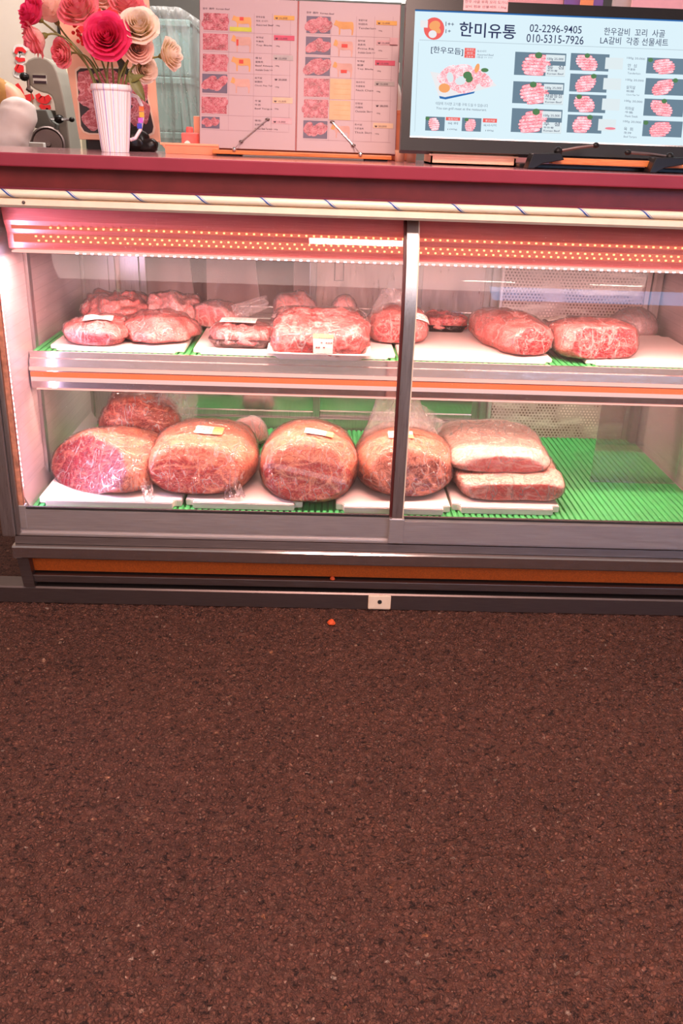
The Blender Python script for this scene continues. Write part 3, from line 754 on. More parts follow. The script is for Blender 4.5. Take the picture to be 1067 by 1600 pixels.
# case floor
T2 = Zl+.0195
cut_of_meat('beef_joint', 'beef joint with purple red cut face at left end of case floor', (-.594, .25, T2), .335, .37, .128, 'meat_purple', group=GL, seed=31, amp=.010, pw=2.5, low=.25, cuts=[((-.46, -.72, .52), .110)], taper=.12, tails=[((-.465, .085, T2+.040), (-.452, .060, T2+.006), .030, .030, 12, 'film')])
cut_of_meat('bagged_beef', 'dark beef bag with cloudy gathered end resting on the purple cut joint', (-.545, .44, T2+.075), .245, .20, .125, 'meat_brown', group=GL, seed=33, amp=.014, freq=1.3, film_='film', wrink=.004, cuts=[((.1, -1, .0), .085)], taper=.25, lens=[(0, .06, .11, .05, 0, 1)], tails=[((-.50, .42, T2+.13), (-.385, .50, T2+.135), .13, .17, 9)])
cut_of_meat('beef_joint', 'fat capped joint with oval red cut and square label, second from left', (-.330, .275, T2), .308, .42, .140, 'meat_cap', group=GL, seed=35, amp=.008, pw=2.7, low=.36, cutlean=False, cuts=[((-.05, -1, .55), .170)], lens=[(-.02, .052, .118, .060, -.06, 2.4), (-.050, .018, .095, .026, .02, 1), (.03, .012, .085, .018, 0, 1)], labels=[(.02, .045, .078, .036, -.06, (5, 8, 0, 4))], tails=[((-.235, .10, T2+.045), (-.225, .078, T2+.006), .04, .06, 14, 'film')])
dome = cut_of_meat('beef_joint', 'tall domed beef joint with lens shaped cut, third from left', (-.027, .255, T2-.012), .285, .42, .172, 'meat_cap', group=GL, seed=37, amp=.009, pw=2.3, low=.36, cutlean=False, cuts=[((0, -1, .45), .178)], lens=[(0, .064, .130, .070, -.06, 1.0), (0, .02, .11, .04, 0, 1)], labels=[(.028, .040, .080, .024, -.15, (6, 8, 0, 4))])
sticker(dome, .285, .42, .172, 2.3, 37, .009, [((0, -1, .45), .178)], .004, -.01, -.088, .23, .014, -.20, None, 0.0, dict(low=.36), fold='bag')
cut_of_meat('beef_joint', 'brown fronted joint in a peaked bag behind the glass post', (.247, .285, T2), .290, .42, .150, 'meat_dark', group=GL, seed=39, amp=.009, pw=2.2, low=.33, cutlean=False, cuts=[((.15, -1, .45), .170)], lens=[(.045, .050, .098, .058, 0, 1.3), (-.095, .030, .035, .034, .2, 1)], labels=[(-.015, .03, .07, .03, 0, (4, 8, 0, 2))], tails=[((.24, .30, T2+.11), (.225, .38, T2+.255), .24, .10, 16), ((.275, .30, T2+.10), (.325, .36, T2+.185), .16, .12, 21)])
cut_of_meat('pork_slab', 'lower pork slab with layered edge on the right board', (.548, .275, T2), .31, .36, .060, 'pork', group=GL, seed=41, amp=.007, pw=5, low=.5, cuts=[((0, -1, 0), .165)])
cut_of_meat('pork_slab', 'upper pork slab stacked on another, wrapped in cloudy film', (.520, .36, T2+.060), .335, .42, .066, 'pork', group=GL, seed=43, amp=.009, pw=3.6, low=.45, cuts=[((.05, -1, 0), .180)], film_='bag', taper=.25, ridge=.003)
cut_of_meat('bagged_meat', 'small pale bag at the back between the second and third joints', (-.225, .64, .267), .11, .10, .08, 'meat_pale', group=GL, seed=45, amp=.012, film_='bag')
# clear partition at the right of the case floor
M['partition'] = film('reflective clear divider', .06, .03, .0, 3, (.97, .95, .94), 2.6, line=0)
b = B(); b.box(.83, 1.09, .34, .345, .267, .545, .001); tag(b.build('acrylic_divider', 'partition'), 'clear reflective upright divider on the green mat at right of the case', 'divider')
# ------------------------------------------------------------------ counter top things
CZ = 1.1535
# screen
SO = at(625, 240, .16); SO.z = 1.183
tl = R(11)
sf = Frame(SO, (1, 0, 0), (0, math.sin(tl), math.cos(tl)))
SW, SHH = .90, sf.uv(640, -2)[1]
scr = thing('menu_screen', 'wide lit digital menu screen in black frame leaning on the counter', 'screen', sf.p(SW/2, 0, -.02))
u0, v0 = sf.uv(640, 213); u1 = SW-.018; v1 = sf.uv(640, 15)[1]
b = B(); sf.slab(b, 0, 0, SW, SHH, -.04, -.002, .003)
for a in ((0, 0, SW, v0), (0, v1, SW, SHH), (0, v0, u0, v1), (u1, v0, SW, v1)): sf.slab(b, *a, -.002, .004)
b.build('frame', 'black', scr)
M['scr'] = glow('screen white', (.70, .86, .93), 1.05, True)
M['scr_ink'] = glow('screen navy ink', srgb(52, 58, 98), .9); M['scr_grey'] = glow('screen grey ink', srgb(120, 130, 150), .9)
M['scr_line'] = glow('screen hairline', srgb(188, 206, 216), 1); M['scr_red'] = glow('screen red', srgb(245, 105, 100), 1)
M['scr_blue'] = glow('screen blue', srgb(60, 120, 190), .9); M['scr_plate'] = glow('screen plate', srgb(240, 238, 240), 1)
M['scr_green'] = glow('screen green', srgb(95, 140, 95), .9); M['scr_slate'] = glow('screen slate', srgb(118, 142, 160), .9)
M['scr_photo'] = photo('displayed beef picture', .95)
M['scr_photo2'] = glow('displayed beef edge', srgb(226, 100, 122), .95); M['scr_light'] = glow('screen pale', srgb(226, 238, 242), 1)
M['scr_org'] = glow('screen orange', srgb(250, 170, 110), 1); M['scr_pink'] = glow('screen meat pink', srgb(245, 140, 155), 1)
b = B(); sf.slab(b, u0, v0, u1, v1, -.002, .0008); disp = b.build('display', 'scr', scr)
b = B(); sf.slab(b, u0, v0-.003, u1, v0, .002, .005); b.build('metal_edge', 'chrome', scr)
b = B(); sf.slab(b, u0, v1-.003, u1, v1, .0008, .0012); b.build('blue_edge', 'scr_blue', disp)
b = B(); sf.text_px(b, '한미유통', (717, 57), (805, 62), .0014, .012, 23); b.build('shop_name', 'scr_ink', disp)
b = B(); sf.text_px(b, '[한우모듬]', (673, 84), (723, 88), .0014, .006, 12); b.build('platter_heading', 'scr_ink', disp)
for t_, a, c, hp in (('1++', (696, 41), (709, 42), 7), ('1+', (696, 52), (704, 52), 6), ('02-2296-9405', (827, 50), (908, 53), 12), ('010-5315-7926', (822, 66), (911, 70), 13),
      ('한우갈비  꼬리  사골', (943, 55), (1038, 59), 12), ('LA갈비  각종 선물세트', (937, 69), (1043, 73), 12)):
    b = B(); sf.text_px(b, t_, a, c, .0014, .003, hp); b.build('lettering', 'scr_ink', disp)
b = B()
for t_, a, c, hp in (('식당에 가시면 고기를 구워 드실 수 있습니다', (680, 164), (762, 168), 5), ('You can grill meat at the restaurant.', (681, 172), (760, 175), 5), ('육사시미', (745, 82), (759, 82), 3.5), ('Assorted Beef', (745, 87), (771, 88), 3),
      ('1등급 1+ 1++', (745, 91), (769, 92), 3), ('육회', (699, 195), (715, 195), 4), ('100g', (699, 204), (714, 204), 3), ('육사시미', (755, 198), (775, 198), 4), ('100g', (758, 206), (771, 206), 3)):
    sf.text_px(b, t_, a, c, .0014, 0, hp)
rows = [('안  심', '牛里脊', 'Tenderloin', 97), ('살치살', '板腱', 'Chuck Flap Tail', 131), ('치마살', '牛腩', 'Flank Steak', 164), ('육  회', '生拌', 'Beef Tartare', 196)]
for k, (a, c, d, y) in enumerate(rows):
    x = 979-k*2
    sf.text_px(b, '100g 20,000', (x, y-4), (x+28, y-2), .0014, 0, 4); sf.text_px(b, a, (x+1, y+8), (x+15, y+9), .0014, .004, 5.5)
    sf.text_px(b, c, (x+1, y+13), (x+13, y+14), .0014, .004, 3.5); sf.text_px(b, d, (x+1, y+19), (x+21, y+20), .0014, 0, 3.2)
b.build('fine_lettering', 'scr_grey', disp)
b = B()
sf.hline(b, 655, 1110, 63, .0012, .0008, .0011); sf.vline(b, 653.5, 66, 206, .0010, .0008, .0011)
b.build('ruled_line', 'scr_line', disp)
# round emblem
eu, ev_ = sf.uv(678, 45); er = sf.uv(694, 45)[0]-eu
def disc(b, u, v, r, w0, w1, sq=1.0, n=24, rot=0.0):
    sf.poly(b, [(u+r*math.cos(q*2*math.pi/n)*math.cos(rot)-r*sq*math.sin(q*2*math.pi/n)*math.sin(rot), v+r*math.cos(q*2*math.pi/n)*math.sin(rot)+r*sq*math.sin(q*2*math.pi/n)*math.cos(rot)) for q in range(n)], w0, w1)
b = B(); disc(b, eu, ev_, er, .0008, .0012, 1.0); emb = b.build('emblem', 'scr_red', disp)
b = B(); disc(b, eu+er*.05, ev_+er*.28, er*.55, .0012, .0016, .75, 20, .3); disc(b, eu+er*.3, ev_-er*.1, er*.42, .0012, .0015, .6, 20, -.6); b.build('emblem_figure', 'scr_org', emb)
b = B(); disc(b, eu-er*.12, ev_-er*.5, er*.4, .0012, .0018, .85); sf.rect_px(b, (657, 32), (668, 43.5), .0012, .0016); b.build('emblem_white', 'scr_plate', emb)
for q_ in (((726, 75), (742, 91)), ((696.5, 183), (718.5, 189)), ((754.5, 185), (776, 192))):
    b = B(); sf.rect_px(b, *q_, .0008, .0012); b.build('red_badge', 'scr_red', disp)
b = B()
for y in (79.5, 85.2): sf.rect_px(b, (726, y), (742, y+.8), .0012, .0014)
for t_, a, c, hp in (('국내산', (728, 79), (740, 79), 2.6), ('한우', (729, 84.5), (739, 84.8), 2.8), ('1++', (729, 90), (739, 90.2), 2.8)): sf.text_px(b, t_, a, c, .0015, .004, hp)
sf.text_px(b, '육회거리', (700, 188), (715, 188.6), .0015, .006, 3.6); sf.text_px(b, '불고기감', (758, 190.2), (773, 191), .0015, .006, 3.6)
b.build('white_lettering', 'scr_plate', disp)
# assorted platter picture
b = B(); sf.poly(b, [sf.uv(*p) for p in ((672, 112), (686, 152), (692, 155), (700, 154), (776, 134), (770, 128))], .0008, .0010); b.build('platter_plate', 'scr_plate', disp)
b = B(); sf.poly(b, [sf.uv(*p) for p in ((686, 150), (687, 154), (696, 155.5), (740, 146), (742, 143), (695, 152))], .0010, .0012); b.build('platter_shadow', 'scr_blue', disp)
b = B()
for (x, y, r, s, ro) in ((700, 114, 16, .5, .6), (694, 125, 12, .6, -.4), (722, 110, 17, .5, .1), (738, 126, 15, .6, .3), (752, 122, 15, .55, -.3), (760, 130, 10, .6, .2), (716, 134, 14, .6, 0), (728, 138, 16, .45, .25), (706, 126, 11, .7, .5), (742, 113, 10, .6, .2)):
    u, v = sf.uv(x, y); disc(b, u, v, r*.00153, .0010+random.random()*.0006, .0018+random.random()*.0004, s, 18, ro)
b.build('platter_slices', 'scr_photo', disp)
b = B()
for (x, y, r, s, ro) in ((730, 118, 7, .8, 0), (733, 124, 6, .8, .5), (757, 110, 6, .5, 0)): u, v = sf.uv(x, y); disc(b, u, v, r*.00153, .0022, .0025, s, 14, ro)
b.build('platter_garnish', 'scr_green', disp)
b = B()
for (x, y, r, s, ro) in ((694, 138, 9, .75, 0), (745, 107, 7, .5, 1.3)): u, v = sf.uv(x, y); disc(b, u, v, r*.00153, .0022, .0025, s, 14, ro)
b.build('platter_shrimp', 'scr_org', disp)
b = B(); u, v = sf.uv(719, 127); disc(b, u, v, .013, .0022, .0026, .7, 16, .1); u, v = sf.uv(703, 121); disc(b, u, v, .008, .0022, .0025, 1.5, 14, .3); b.build('platter_lemon', 'scr_light', disp)
# pictures in columns
random.seed(11)
pics = [(805, 81, 882, 120), (802, 127, 879, 164), (800, 169, 876, 209), (892, 83, 950, 112), (891, 115, 947, 145), (889, 147, 945, 177), (887, 179, 939, 209), (1011, 90, 1070, 117), (1009, 122, 1068, 150), (1007, 154, 1066, 183), (1005, 188, 1064, 215), (665, 182, 694, 205), (722, 184, 751, 206)]
for k, (x0, y0, x1, y1) in enumerate(pics):
    b = B(); sf.rect_px(b, (x0, y0), (x1, y1), .0008, .0011); pc = b.build('picture', 'scr_slate', disp)
    cx, cy = (x0+x1)/2, (y0+y1)/2; hw, hh = (x1-x0)/2, (y1-y0)/2
    nn = 6; tilt_ = random.uniform(.02, .30)*(1 if k % 3 else -1)
    for edge, mt2 in ((1.28, 'scr_photo2'), (1.0, 'scr_photo')):
        b = B()
        for q in range(nn):
            f = (q+.5)/nn*2-1; ln_ = hw*.58*(1-.45*f*f); th = hh*.86/nn*edge*1.02
            mx, my = cx-hw*(.16 if k < 7 else .12)+hw*.12*f*(1 if k % 2 else -1), cy+hh*.80*f+hh*.06
            pts = []
            for z in range(20):
                a = z*2*math.pi/20; ex_ = ln_*(abs(math.cos(a))**.55)*(1 if math.cos(a) > 0 else -1)*(1+.01*(edge-1)); ey_ = th*(abs(math.sin(a))**.7)*(1 if math.sin(a) > 0 else -1)
                pts.append((max(x0+1, min(x1-1, mx+ex_)), max(y0+.6, min(y1-.6, my+ey_-ex_*tilt_*.5))))
            sf.poly(b, [sf.uv(*p) for p in pts], .0011+q*.00010+(0 if edge > 1 else .00005), .00118+q*.00010+(0 if edge > 1 else .00005))
        b.build('pictured_meat' if edge == 1 else 'meat_edges', mt2, pc)
    b = B(); u, v = sf.uv(x0+hw*random.uniform(.1, 1.6), y0+hh*.3); disc(b, u, v, hh*.3*.00153, .002, .0022, .8, 12); b.build('pictured_greens', 'scr_green', pc)
    if k < 3:
        b = B(); sf.rect_px(b, (x0+(x1-x0)*.62, y0+(y1-y0)*.55), (x1, y1), .0022, .0024); sf.rect_px(b, (x0+(x1-x0)*.62, y0+(y1-y0)*.12), (x1, y0+(y1-y0)*.40), .0022, .0024); b.build('caption_box', 'scr_light', pc)
        b = B()
        for t_, yy, hp in (('100g 25,000', .36, 4.5), (('등  심', '채끝등심', '우  설')[k], .70, 6), ('牛外脊', .80, 3.2), ('Korean Beef', .92, 3)):
            sf.text_px(b, t_, (x0+(x1-x0)*.64, y0+(y1-y0)*yy), (x0+(x1-x0)*(.97 if hp != 3.2 else .85), y0+(y1-y0)*yy+.8), .0026, .004, hp)
        b.build('caption', 'scr_ink', pc)
    elif k < 7:
        b = B(); sf.rect_px(b, (x1-4, y0+7), (x1+22, y0+26), .0012, .0014); b.build('caption_box', 'scr_light', disp)
b = B(); u, v = sf.uv(953, 201); disc(b, u, v, .013, .0016, .0018, .22); b.build('pink_mark', 'scr_pink', disp)
# paper note hanging over the top of the screen
M['note'] = plain('pink note paper', srgb(236, 178, 180), .7, 0, .03)
M['ink'] = plain('dark handwriting', srgb(70, 50, 60), .7)
nt = thing('paper_note', 'pink handwritten note stuck over the top edge of the menu screen', 'note', sf.p(*sf.uv(760, 10), .006))
b = B(); (nu0, nv0), (nu1, nv1) = sf.uv(723, 17), sf.uv(794, -8); sf.slab(b, nu0, nv0, nu1, nv1+.02, .0045, .0052); b.build('paper', 'note', nt)
b = B(); sf.text_px(b, '한우 사골 우족 꼬리 도가니', (726, 6), (792, 8), .0055, 0, 5); sf.text_px(b, '갈비 찜용 선물세트 1.5kg', (726, 14), (790, 15.5), .0055, 0, 5); b.build('handwriting', 'ink', nt)
# black stand with page holders in front of the screen
st = thing('screen_stand', 'black plastic book stand holding the menu screen, with two holder arms', 'stand', (.72, .12, CZ))
z0 = CZ
P('base', 'black', lambda b: b.box(.47, 1.02, .13, .30, z0, z0+.010, .002), st); P('ledge', 'wood', lambda b: b.box(.54, .90, .095, .13, z0+.012, z0+.026, .002), st)
for s_, (bx, by) in (('l', (.51, 0)), ('r', (.80, 0))):
    P('foot', 'black', lambda b: b.prism([(bx-.035, .06, z0), (bx-.025, .06, z0+.034), (bx+.04, .06, z0+.036), (bx+.05, .06, z0+.022), (bx+.0, .06, z0+.012), (bx-.02, .06, z0)], (0, .05, 0), .002), st)
def arm(px0, px1, yy):
    p0, p1 = at(*px0, yy), at(*px1, yy)
    a = P('holder_arm', 'steel_dark', lambda b: b.tube([p0, (p0+p1)/2+Vector((0, 0, .001)), p1], .0035, 8), st)
    P('hinge', 'black', lambda b: (b.ball(p0, .010, 2), b.tube([p0, p0-Vector((0, 0, .018))], .009, 10)), a)
    P('tip', 'black', lambda b: b.ball(p1, .0065, 2, (1.3, 1, 1)), a)
arm((872, 236), (931, 227), .085); arm((1046, 245), (981, 238), .085)
# pale tray and cups beneath screen
M['clear'] = film('pinkish clear plastic', .35, .1, .1, 6, (.98, .82, .78), line=0)
M['peach'] = plain('peach coloured plastic', srgb(246, 168, 130), .4, 0, .05)
M['peachw'] = plain('pale peach board', srgb(248, 190, 158), .5, 0, .04)
b = B(); zz = CZ
b.box(.26, .47, .18, .34, zz, zz+.004); b.box(.26, .47, .18, .184, zz, zz+.022); b.box(.26, .264, .18, .34, zz, zz+.022); b.box(.466, .47, .18, .34, zz, zz+.022); b.box(.255, .475, .176, .184, zz+.020, zz+.024)
tag(b.build('plastic_tray', 'peachw'), 'pale pink shallow tray under the menu screen', 'tray')
for k, x in enumerate((.195, .225)):
    b = B(); b.lathe([(.012, 0), (.013, .02), (.014, .028), (.012, .028), (.011, .003)], (x, .33, CZ), 20)
    tag(b.build('small_cup', 'peachw', smooth=True), ('pale plastic cup under left corner of the screen', 'pale plastic cup just right of another, under the screen corner')[k], 'cup', 'small cups under the screen')
# menu book on wooden stand
MO = at(312, 228, .37); MR = at(617, 243, .37); mt_ = R(13)
zb = (MO.z+MR.z)/2; MO.z = zb
MW = MR.x-MO.x
mf = Frame(MO, (MW, 0, 0), (0, math.sin(mt_), math.cos(mt_)))
MH = (mf.uv(624, 9)[1]+mf.uv(470, -1)[1])/2
MS = mf.uv(462, 236)[0]
book = thing('menu_book', 'open pink toned menu book with twelve beef photos on wooden stand', 'menu', mf.p(MW/2, 0, -.008))
M['page'] = plain('menu page', srgb(184, 154, 158), .45, 0, .02, 4)
b = B(); mf.slab(b, 0, 0, MS-.002, MH, -.010, 0, .001); lp = b.build('page', 'page', book); lp['label'] = 'left page of the menu'
b = B(); mf.slab(b, MS+.002, 0, MW, MH, -.010, 0, .001); rp = b.build('page', 'page', book); rp['label'] = 'right page of the menu'
b = B(); mf.slab(b, -.002, -.002, MW+.002, MH+.002, -.014, -.0101); mf.slab(b, MS-.002, 0, MS+.002, MH, -.0101, -.003); b.build('cover', 'maroon', book)
M['pr_photo'] = photo('printed beef photo'); M['pr_dark'] = plain('photo backdrop', srgb(92, 78, 100), .5); M['pr_dark2'] = plain('black photo backdrop', srgb(50, 38, 42), .5)
M['pr_line'] = plain('table rule', srgb(160, 126, 134), .6); M['pr_ink'] = plain('menu ink', srgb(70, 48, 66), .6)
M['cow_o'] = plain('orange cow print', srgb(214, 150, 88), .6); M['cow_p'] = plain('peach cow print', srgb(212, 172, 132), .6); M['cow_l'] = plain('pale cow print', srgb(202, 152, 140), .6); M['cow_r'] = plain('red cut mark', srgb(205, 60, 50), .6)
M['tag_o'] = plain('orange price tab', srgb(216, 156, 75), .6); M['tag_r'] = plain('rose price tab', srgb(196, 70, 96), .6); M['tag_g'] = plain('grey price tab', srgb(172, 158, 156), .6); M['tag_p'] = plain('peach price tab', srgb(218, 181, 151), .6); M['tag_k'] = plain('pink price tab', srgb(204, 158, 163), .6)
M['grass'] = plain('printed grass', srgb(190, 190, 60), .6)
COW = [(0, .62), (.05, .80), (.10, .95), (.16, .90), (.24, .86), (.5, .84), (.9, .86), (.97, .80), (1, .5), (.98, .2), (.96, .0), (.90, 0), (.90, .3), (.84, .40), (.5, .36), (.34, .40), (.33, .0), (.27, .0), (.26, .42), (.18, .55), (.10, .58)]
def menu_page(side, rows, hx, hy, hdr):
    pg = lp if side == 'l' else rp
    b = B(); mf.text_px(b, hdr, *hx, .0006, .003, 3.4); b.build('heading', 'pr_ink', pg)
    ink = B(); rul = B()
    for k, r in enumerate(rows):
        (x0, y0, x1, y1), cowbox, cowm, mark, names, tab, price, tabbox = r
        bg = ('pr_photo' if (side == 'l' and k in (0, 1, 2, 4)) or (side == 'r' and k in (3, 4)) else 'pr_dark')
        b = B(); mf.rect_px(b, (x0, y0), (x1, y1), .0002, .0006); ph = b.build('food_photo', bg, pg)
        b = B(); cx, cy, hw, hh = (x0+x1)/2, (y0+y1)/2, (x1-x0)/2, (y1-y0)/2
        nsl = 5
        for q in range(nsl):
            u, v = mf.uv(cx+(q-2)*hw*.30, cy+hh*.22*math.sin(q*1.9+k)); rr = hh*.00165*(.80 if k % 2 else .98); ro = random.uniform(.6, 1.2)
            pts = [(u+rr*math.cos(a)*math.cos(ro)*.9-rr*.55*math.sin(a)*math.sin(ro), v+rr*math.cos(a)*math.sin(ro)*.8+rr*.55*math.sin(a)*math.cos(ro)) for a in [z*2*math.pi/16 for z in range(16)]]
            mf.poly(b, pts, .0006+q*.0001, .0008+q*.0001)
        b.build('pictured_meat', 'pr_photo', ph)
        (cx0, cy0, cx1, cy1) = cowbox
        (ua, va), (ub, vb) = mf.uv(cx0, cy1), mf.uv(cx1, cy0)
        b = B()
        if cowm:
            if cowm == 'grid':
                mf.slab(b, ua, va, ub, vb, .0002, .0005); cw = b.build('cow_diagram', 'cow_p', pg)
                b = B()
                for q in range(1, 4): mf.slab(b, ua+(ub-ua)*.2, va+(vb-va)*q*.25, ub-(ub-ua)*.05, va+(vb-va)*q*.25+.0006, .0005, .0007)
                b.build('cut_outline', 'cow_o', cw)
            else:
                mf.poly(b, [(ua+(ub-ua)*p, va+(vb-va)*q) for p, q in COW], .0002, .0006); cw = b.build('cow_diagram', cowm, pg)
                b = B(); mf.poly(b, [(ua+(ub-ua)*p, va+(vb-va)*q) for p, q in ((0, .62), (.05, .80), (.10, .95), (.20, .88), (.24, .7), (.18, .55))], .0006, .0008); b.build('head', 'cow_o', cw)
                if mark:
                    b = B(); mf.slab(b, ua+(ub-ua)*mark[0], va+(vb-va)*mark[1], ua+(ub-ua)*mark[2], va+(vb-va)*mark[3], .0006, .0009); b.build('cut_mark', 'cow_r', cw)
        nx, ny = cowbox[2]+7, y0+8
        for q, nm in enumerate(names):
            wd = min(27, 2.2*len(nm)+5); mf.text_px(ink, nm, (nx, ny+q*6.2), (nx+wd, ny+q*6.2+wd*.03), .0006, 0, 3.0)
        tx0, ty0, tx1, ty1 = tabbox
        if tab:
            b = B(); mf.rect_px(b, (tx0, ty0), (tx1, ty1), .0004, .0010); b.build('price_tab', tab, pg)
        mf.text_px(ink, price, (tx0+2, ty1-1.8), (tx0+21, ty1-1.2), .0014, .004, 3.4)
        mf.text_px(ink, '100g', (tx0+3, ty1+9.5), (tx0+9, ty1+9.7), .0006, 0, 2.4)
        mf.hline(rul, x0, tx1-4, y1+1.2, .0008, .0001, .0003)
    xs = [rows[0][0][2]+1.5, rows[0][1][2]+4, rows[0][7][0]-2.5, rows[0][7][2]-6]
    for q, x in enumerate(xs): mf.vline(rul, x, rows[0][0][1]+1, rows[-1][0][3]+4, .0008, .0001, .0003)
    ink.build('lettering', 'pr_ink', pg); rul.build('table_rules', 'pr_line', pg)
L = [((318, 20, 356, 48), (362, 24, 393, 45), 'cow_o', (.40, .6, .6, .85), ('한우모듬', '육회 사시미', 'Assorted Beef'), 'tag_o', '₩ 35,000', (428, 24, 460, 32)),
     ((317, 52, 356, 79), (361, 54, 393, 81), 'cow_l', (.26, .35, .36, .7), ('부채살', '牛肩肉', 'Top Blade'), 'tag_r', '₩ 15,000', (428, 55, 460, 64)),
     ((317, 84, 355, 112), (361, 88, 392, 111), 'cow_o', (.40, .5, .62, .75), ('등심', '里脊肉', 'Beef Ribeye', 'Available Grade 1++'), 'tag_g', '₩ 22,000', (427, 86, 458, 95)),
     ((316, 115, 355, 146), (360, 120, 391, 145), 'cow_l', None, ('살치살', '板腱肉', 'Chuck Flap Tail'), None, '₩ 20,000', (427, 120, 458, 128)),
     ((315, 151, 354, 178), None, None, None, ('우설', '牛舌', 'Beef Tongue'), 'tag_p', '₩ 15,000', (426, 152, 457, 162)),
     ((315, 182, 343, 201), None, None, None, ('육회', '生拌牛肉', 'Korean Beef Tartare'), 'tag_k', '₩ 15,000', (425, 184, 456, 194))]
L = [tuple(x if x is not None or i != 1 else (360, r[0][1]+4, 391, r[0][3]-2) for i, x in enumerate(r)) for r in L]
RR = [((479, 25, 516, 53), (521, 31, 553, 54), 'cow_o', None, ('꽃갈비살', '特选肋肉', 'Tenderloin'), 'tag_o', '₩ 15,000', (588, 32, 620, 40)),
      ((478, 57, 516, 86), (520, 61, 552, 88), 'cow_l', (.42, .5, .72, .7), ('갈비살', '肋条肉', 'Prime Rib', 'Available Grade 1++'), 'tag_k', '₩ 15,000', (588, 63, 610, 71)),
      ((477, 89, 515, 119), (519, 96, 551, 120), 'cow_l', (.42, .25, .72, .45), ('부채살', '板腱', 'Top Blade'), 'tag_r', '₩ 15,000', (586, 94, 617, 103)),
      ((475, 122, 514, 152), (515, 124, 549, 155), 'grid', None, ('제비추리', '牛颈脊肉', 'Neck Chain'), 'tag_g', '₩ 15,000', (585, 127, 616, 135)),
      ((475, 155, 512, 185), (514, 158, 548, 187), 'grid', None, ('안창살', '内裙肉', 'Outside Skirt'), None, '₩ 28,000', (585, 161, 615, 169)),
      ((474, 188, 511, 217), (516, 194, 547, 215), 'cow_l', None, ('토시살', '牛肝连肉', 'Thick Skirt'), 'tag_p', '₩ 20,000', (583, 192, 614, 201))]
menu_page('l', L, ((317, 15), (359, 16)), None, '한우  韩牛  Korean Beef')
menu_page('r', RR, ((479, 21), (522, 23.5)), None, '한우  韩牛  Korean Beef')
b = B(); mf.rect_px(b, (359, 42), (393, 50), .0007, .0009); b.build('grass_strip', 'grass', lp)
b = B(); mf.rect_px(b, (609, 60), (621, 71), .0005, .006); b.build('page_clip', 'tag_k', book)
# wooden stand
bs = thing('book_stand', 'wooden book stand with two wire page holders under the menu book', 'book stand', (mf.p(MW/2, 0).x, .37, CZ))
wx0, wx1 = at(332, 240, .33).x, at(612, 246, .33).x
P('ledge', 'wood', lambda b: b.box(wx0, wx1, .325, .40, CZ+.004, MO.z-.0035, .002), bs)
P('foot', 'gap', lambda b: b.box(wx0+.01, wx0+.07, .335, .44, CZ, CZ+.004), bs); P('foot', 'gap', lambda b: b.box(wx1-.07, wx1-.01, .335, .44, CZ, CZ+.004), bs)
b = B(); mf.slab(b, .03, -.002, MW-.03, MH*.75, -.026, -.0145, .002); b.build('back_board', 'wood', bs)
def clip(pk, pa, pt_):
    q0 = at(*pk, .322); q1 = mf.p(*mf.uv(*pa), .006); q2 = mf.p(*mf.uv(*pt_), .004)
    w = P('wire_holder', 'chrome', lambda b: (b.tube([q0, (q0+q1)/2+Vector((0, -.006, 0)), q1], .0013, 8), b.tube([q1, q2], .0015, 8)), bs)
    P('wire_knob', 'chrome', lambda b: b.ball(q0, .0055, 2), w)
    P('wire_clasp', 'steel_dark', lambda b: (b.ball(q1, .004, 2, (1.5, .8, .9)), b.ball(q2, .004, 2, (1.6, .8, .8))), w)
clip((366, 233), (377, 222), (418, 187)); clip((563, 241), (552, 228), (519, 191))
# peach foam tray and box left of the menu
tx0, tx1 = at(260, 232, .40).x, at(345, 236, .40).x
b = B()
b.profile_x([(.36, CZ), (.355, CZ+.012), (.35, CZ+.024), (.353, CZ+.025), (.372, CZ+.003), (.50, CZ+.003), (.52, CZ+.025), (.524, CZ+.024), (.51, CZ)], tx0+.004, tx1)
b.box(tx0-.008, tx1, .349, .353, CZ+.021, CZ+.0265, .001); b.prism([(tx0+.014, .36, CZ), (tx0-.008, .352, CZ+.025), (tx0-.008, .52, CZ+.025), (tx0+.014, .51, CZ)], (.003, 0, 0))
tag(b.build('foam_tray', 'peach'), 'empty peach coloured tray beside the wooden book stand', 'tray')
M['pinkbox'] = plain('coral pink carton', srgb(240, 110, 105), .4, 0, .12, 60)
p = at(299, 222, .46); b = B()
b.box(p.x-.024, p.x+.022, .44, .485, CZ+.003, CZ+.052, .004); b.lathe([(.010, 0), (.010, .012), (.008, .016)], (p.x-.004, .462, CZ+.051), 16)
pk = tag(b.build('small_carton', 'pinkbox'), 'small coral carton with a spout standing in the peach tray', 'carton')
b = B(); b.ball((p.x-.008, .4395, CZ+.022), .009, 2, (1, .08, 1.2)); b.ball((p.x+.008, .4395, CZ+.018), .006, 2, (1, .08, 1.2)); b.build('white_print', 'white', pk)
p = at(310, 205, .52); b = B(); b.box(p.x-.011, p.x+.016, .505, .53, CZ+.003, CZ+.095, .003); tag(b.build('small_carton', 'peachw'), 'tall pale pink carton tucked behind left edge of the menu book', 'carton')
# peach box + white bottle between menu and screen
p = at(613, 200, .50); b = B(); b.box(p.x-.02, p.x+.05, .47, .56, CZ, CZ+.125, .003); b.box(p.x-.022, p.x+.052, .468, .562, CZ+.118, CZ+.127, .001); tag(b.build('cardboard_box', 'peach'), 'peach cardboard box between the menu book and the screen', 'box')
p = at(617, 105, .58); b = B(); b.lathe([(.024, 0), (.026, .01), (.026, .16), (.018, .19), (.012, .20), (.012, .225), (.0145, .226), (.0145, .25), (.012, .252)], (p.x, .595, CZ), 24); tag(smooth_angle(b.build('white_bottle', 'white')), 'white bottle behind the peach box beside the menu book', 'bottle')
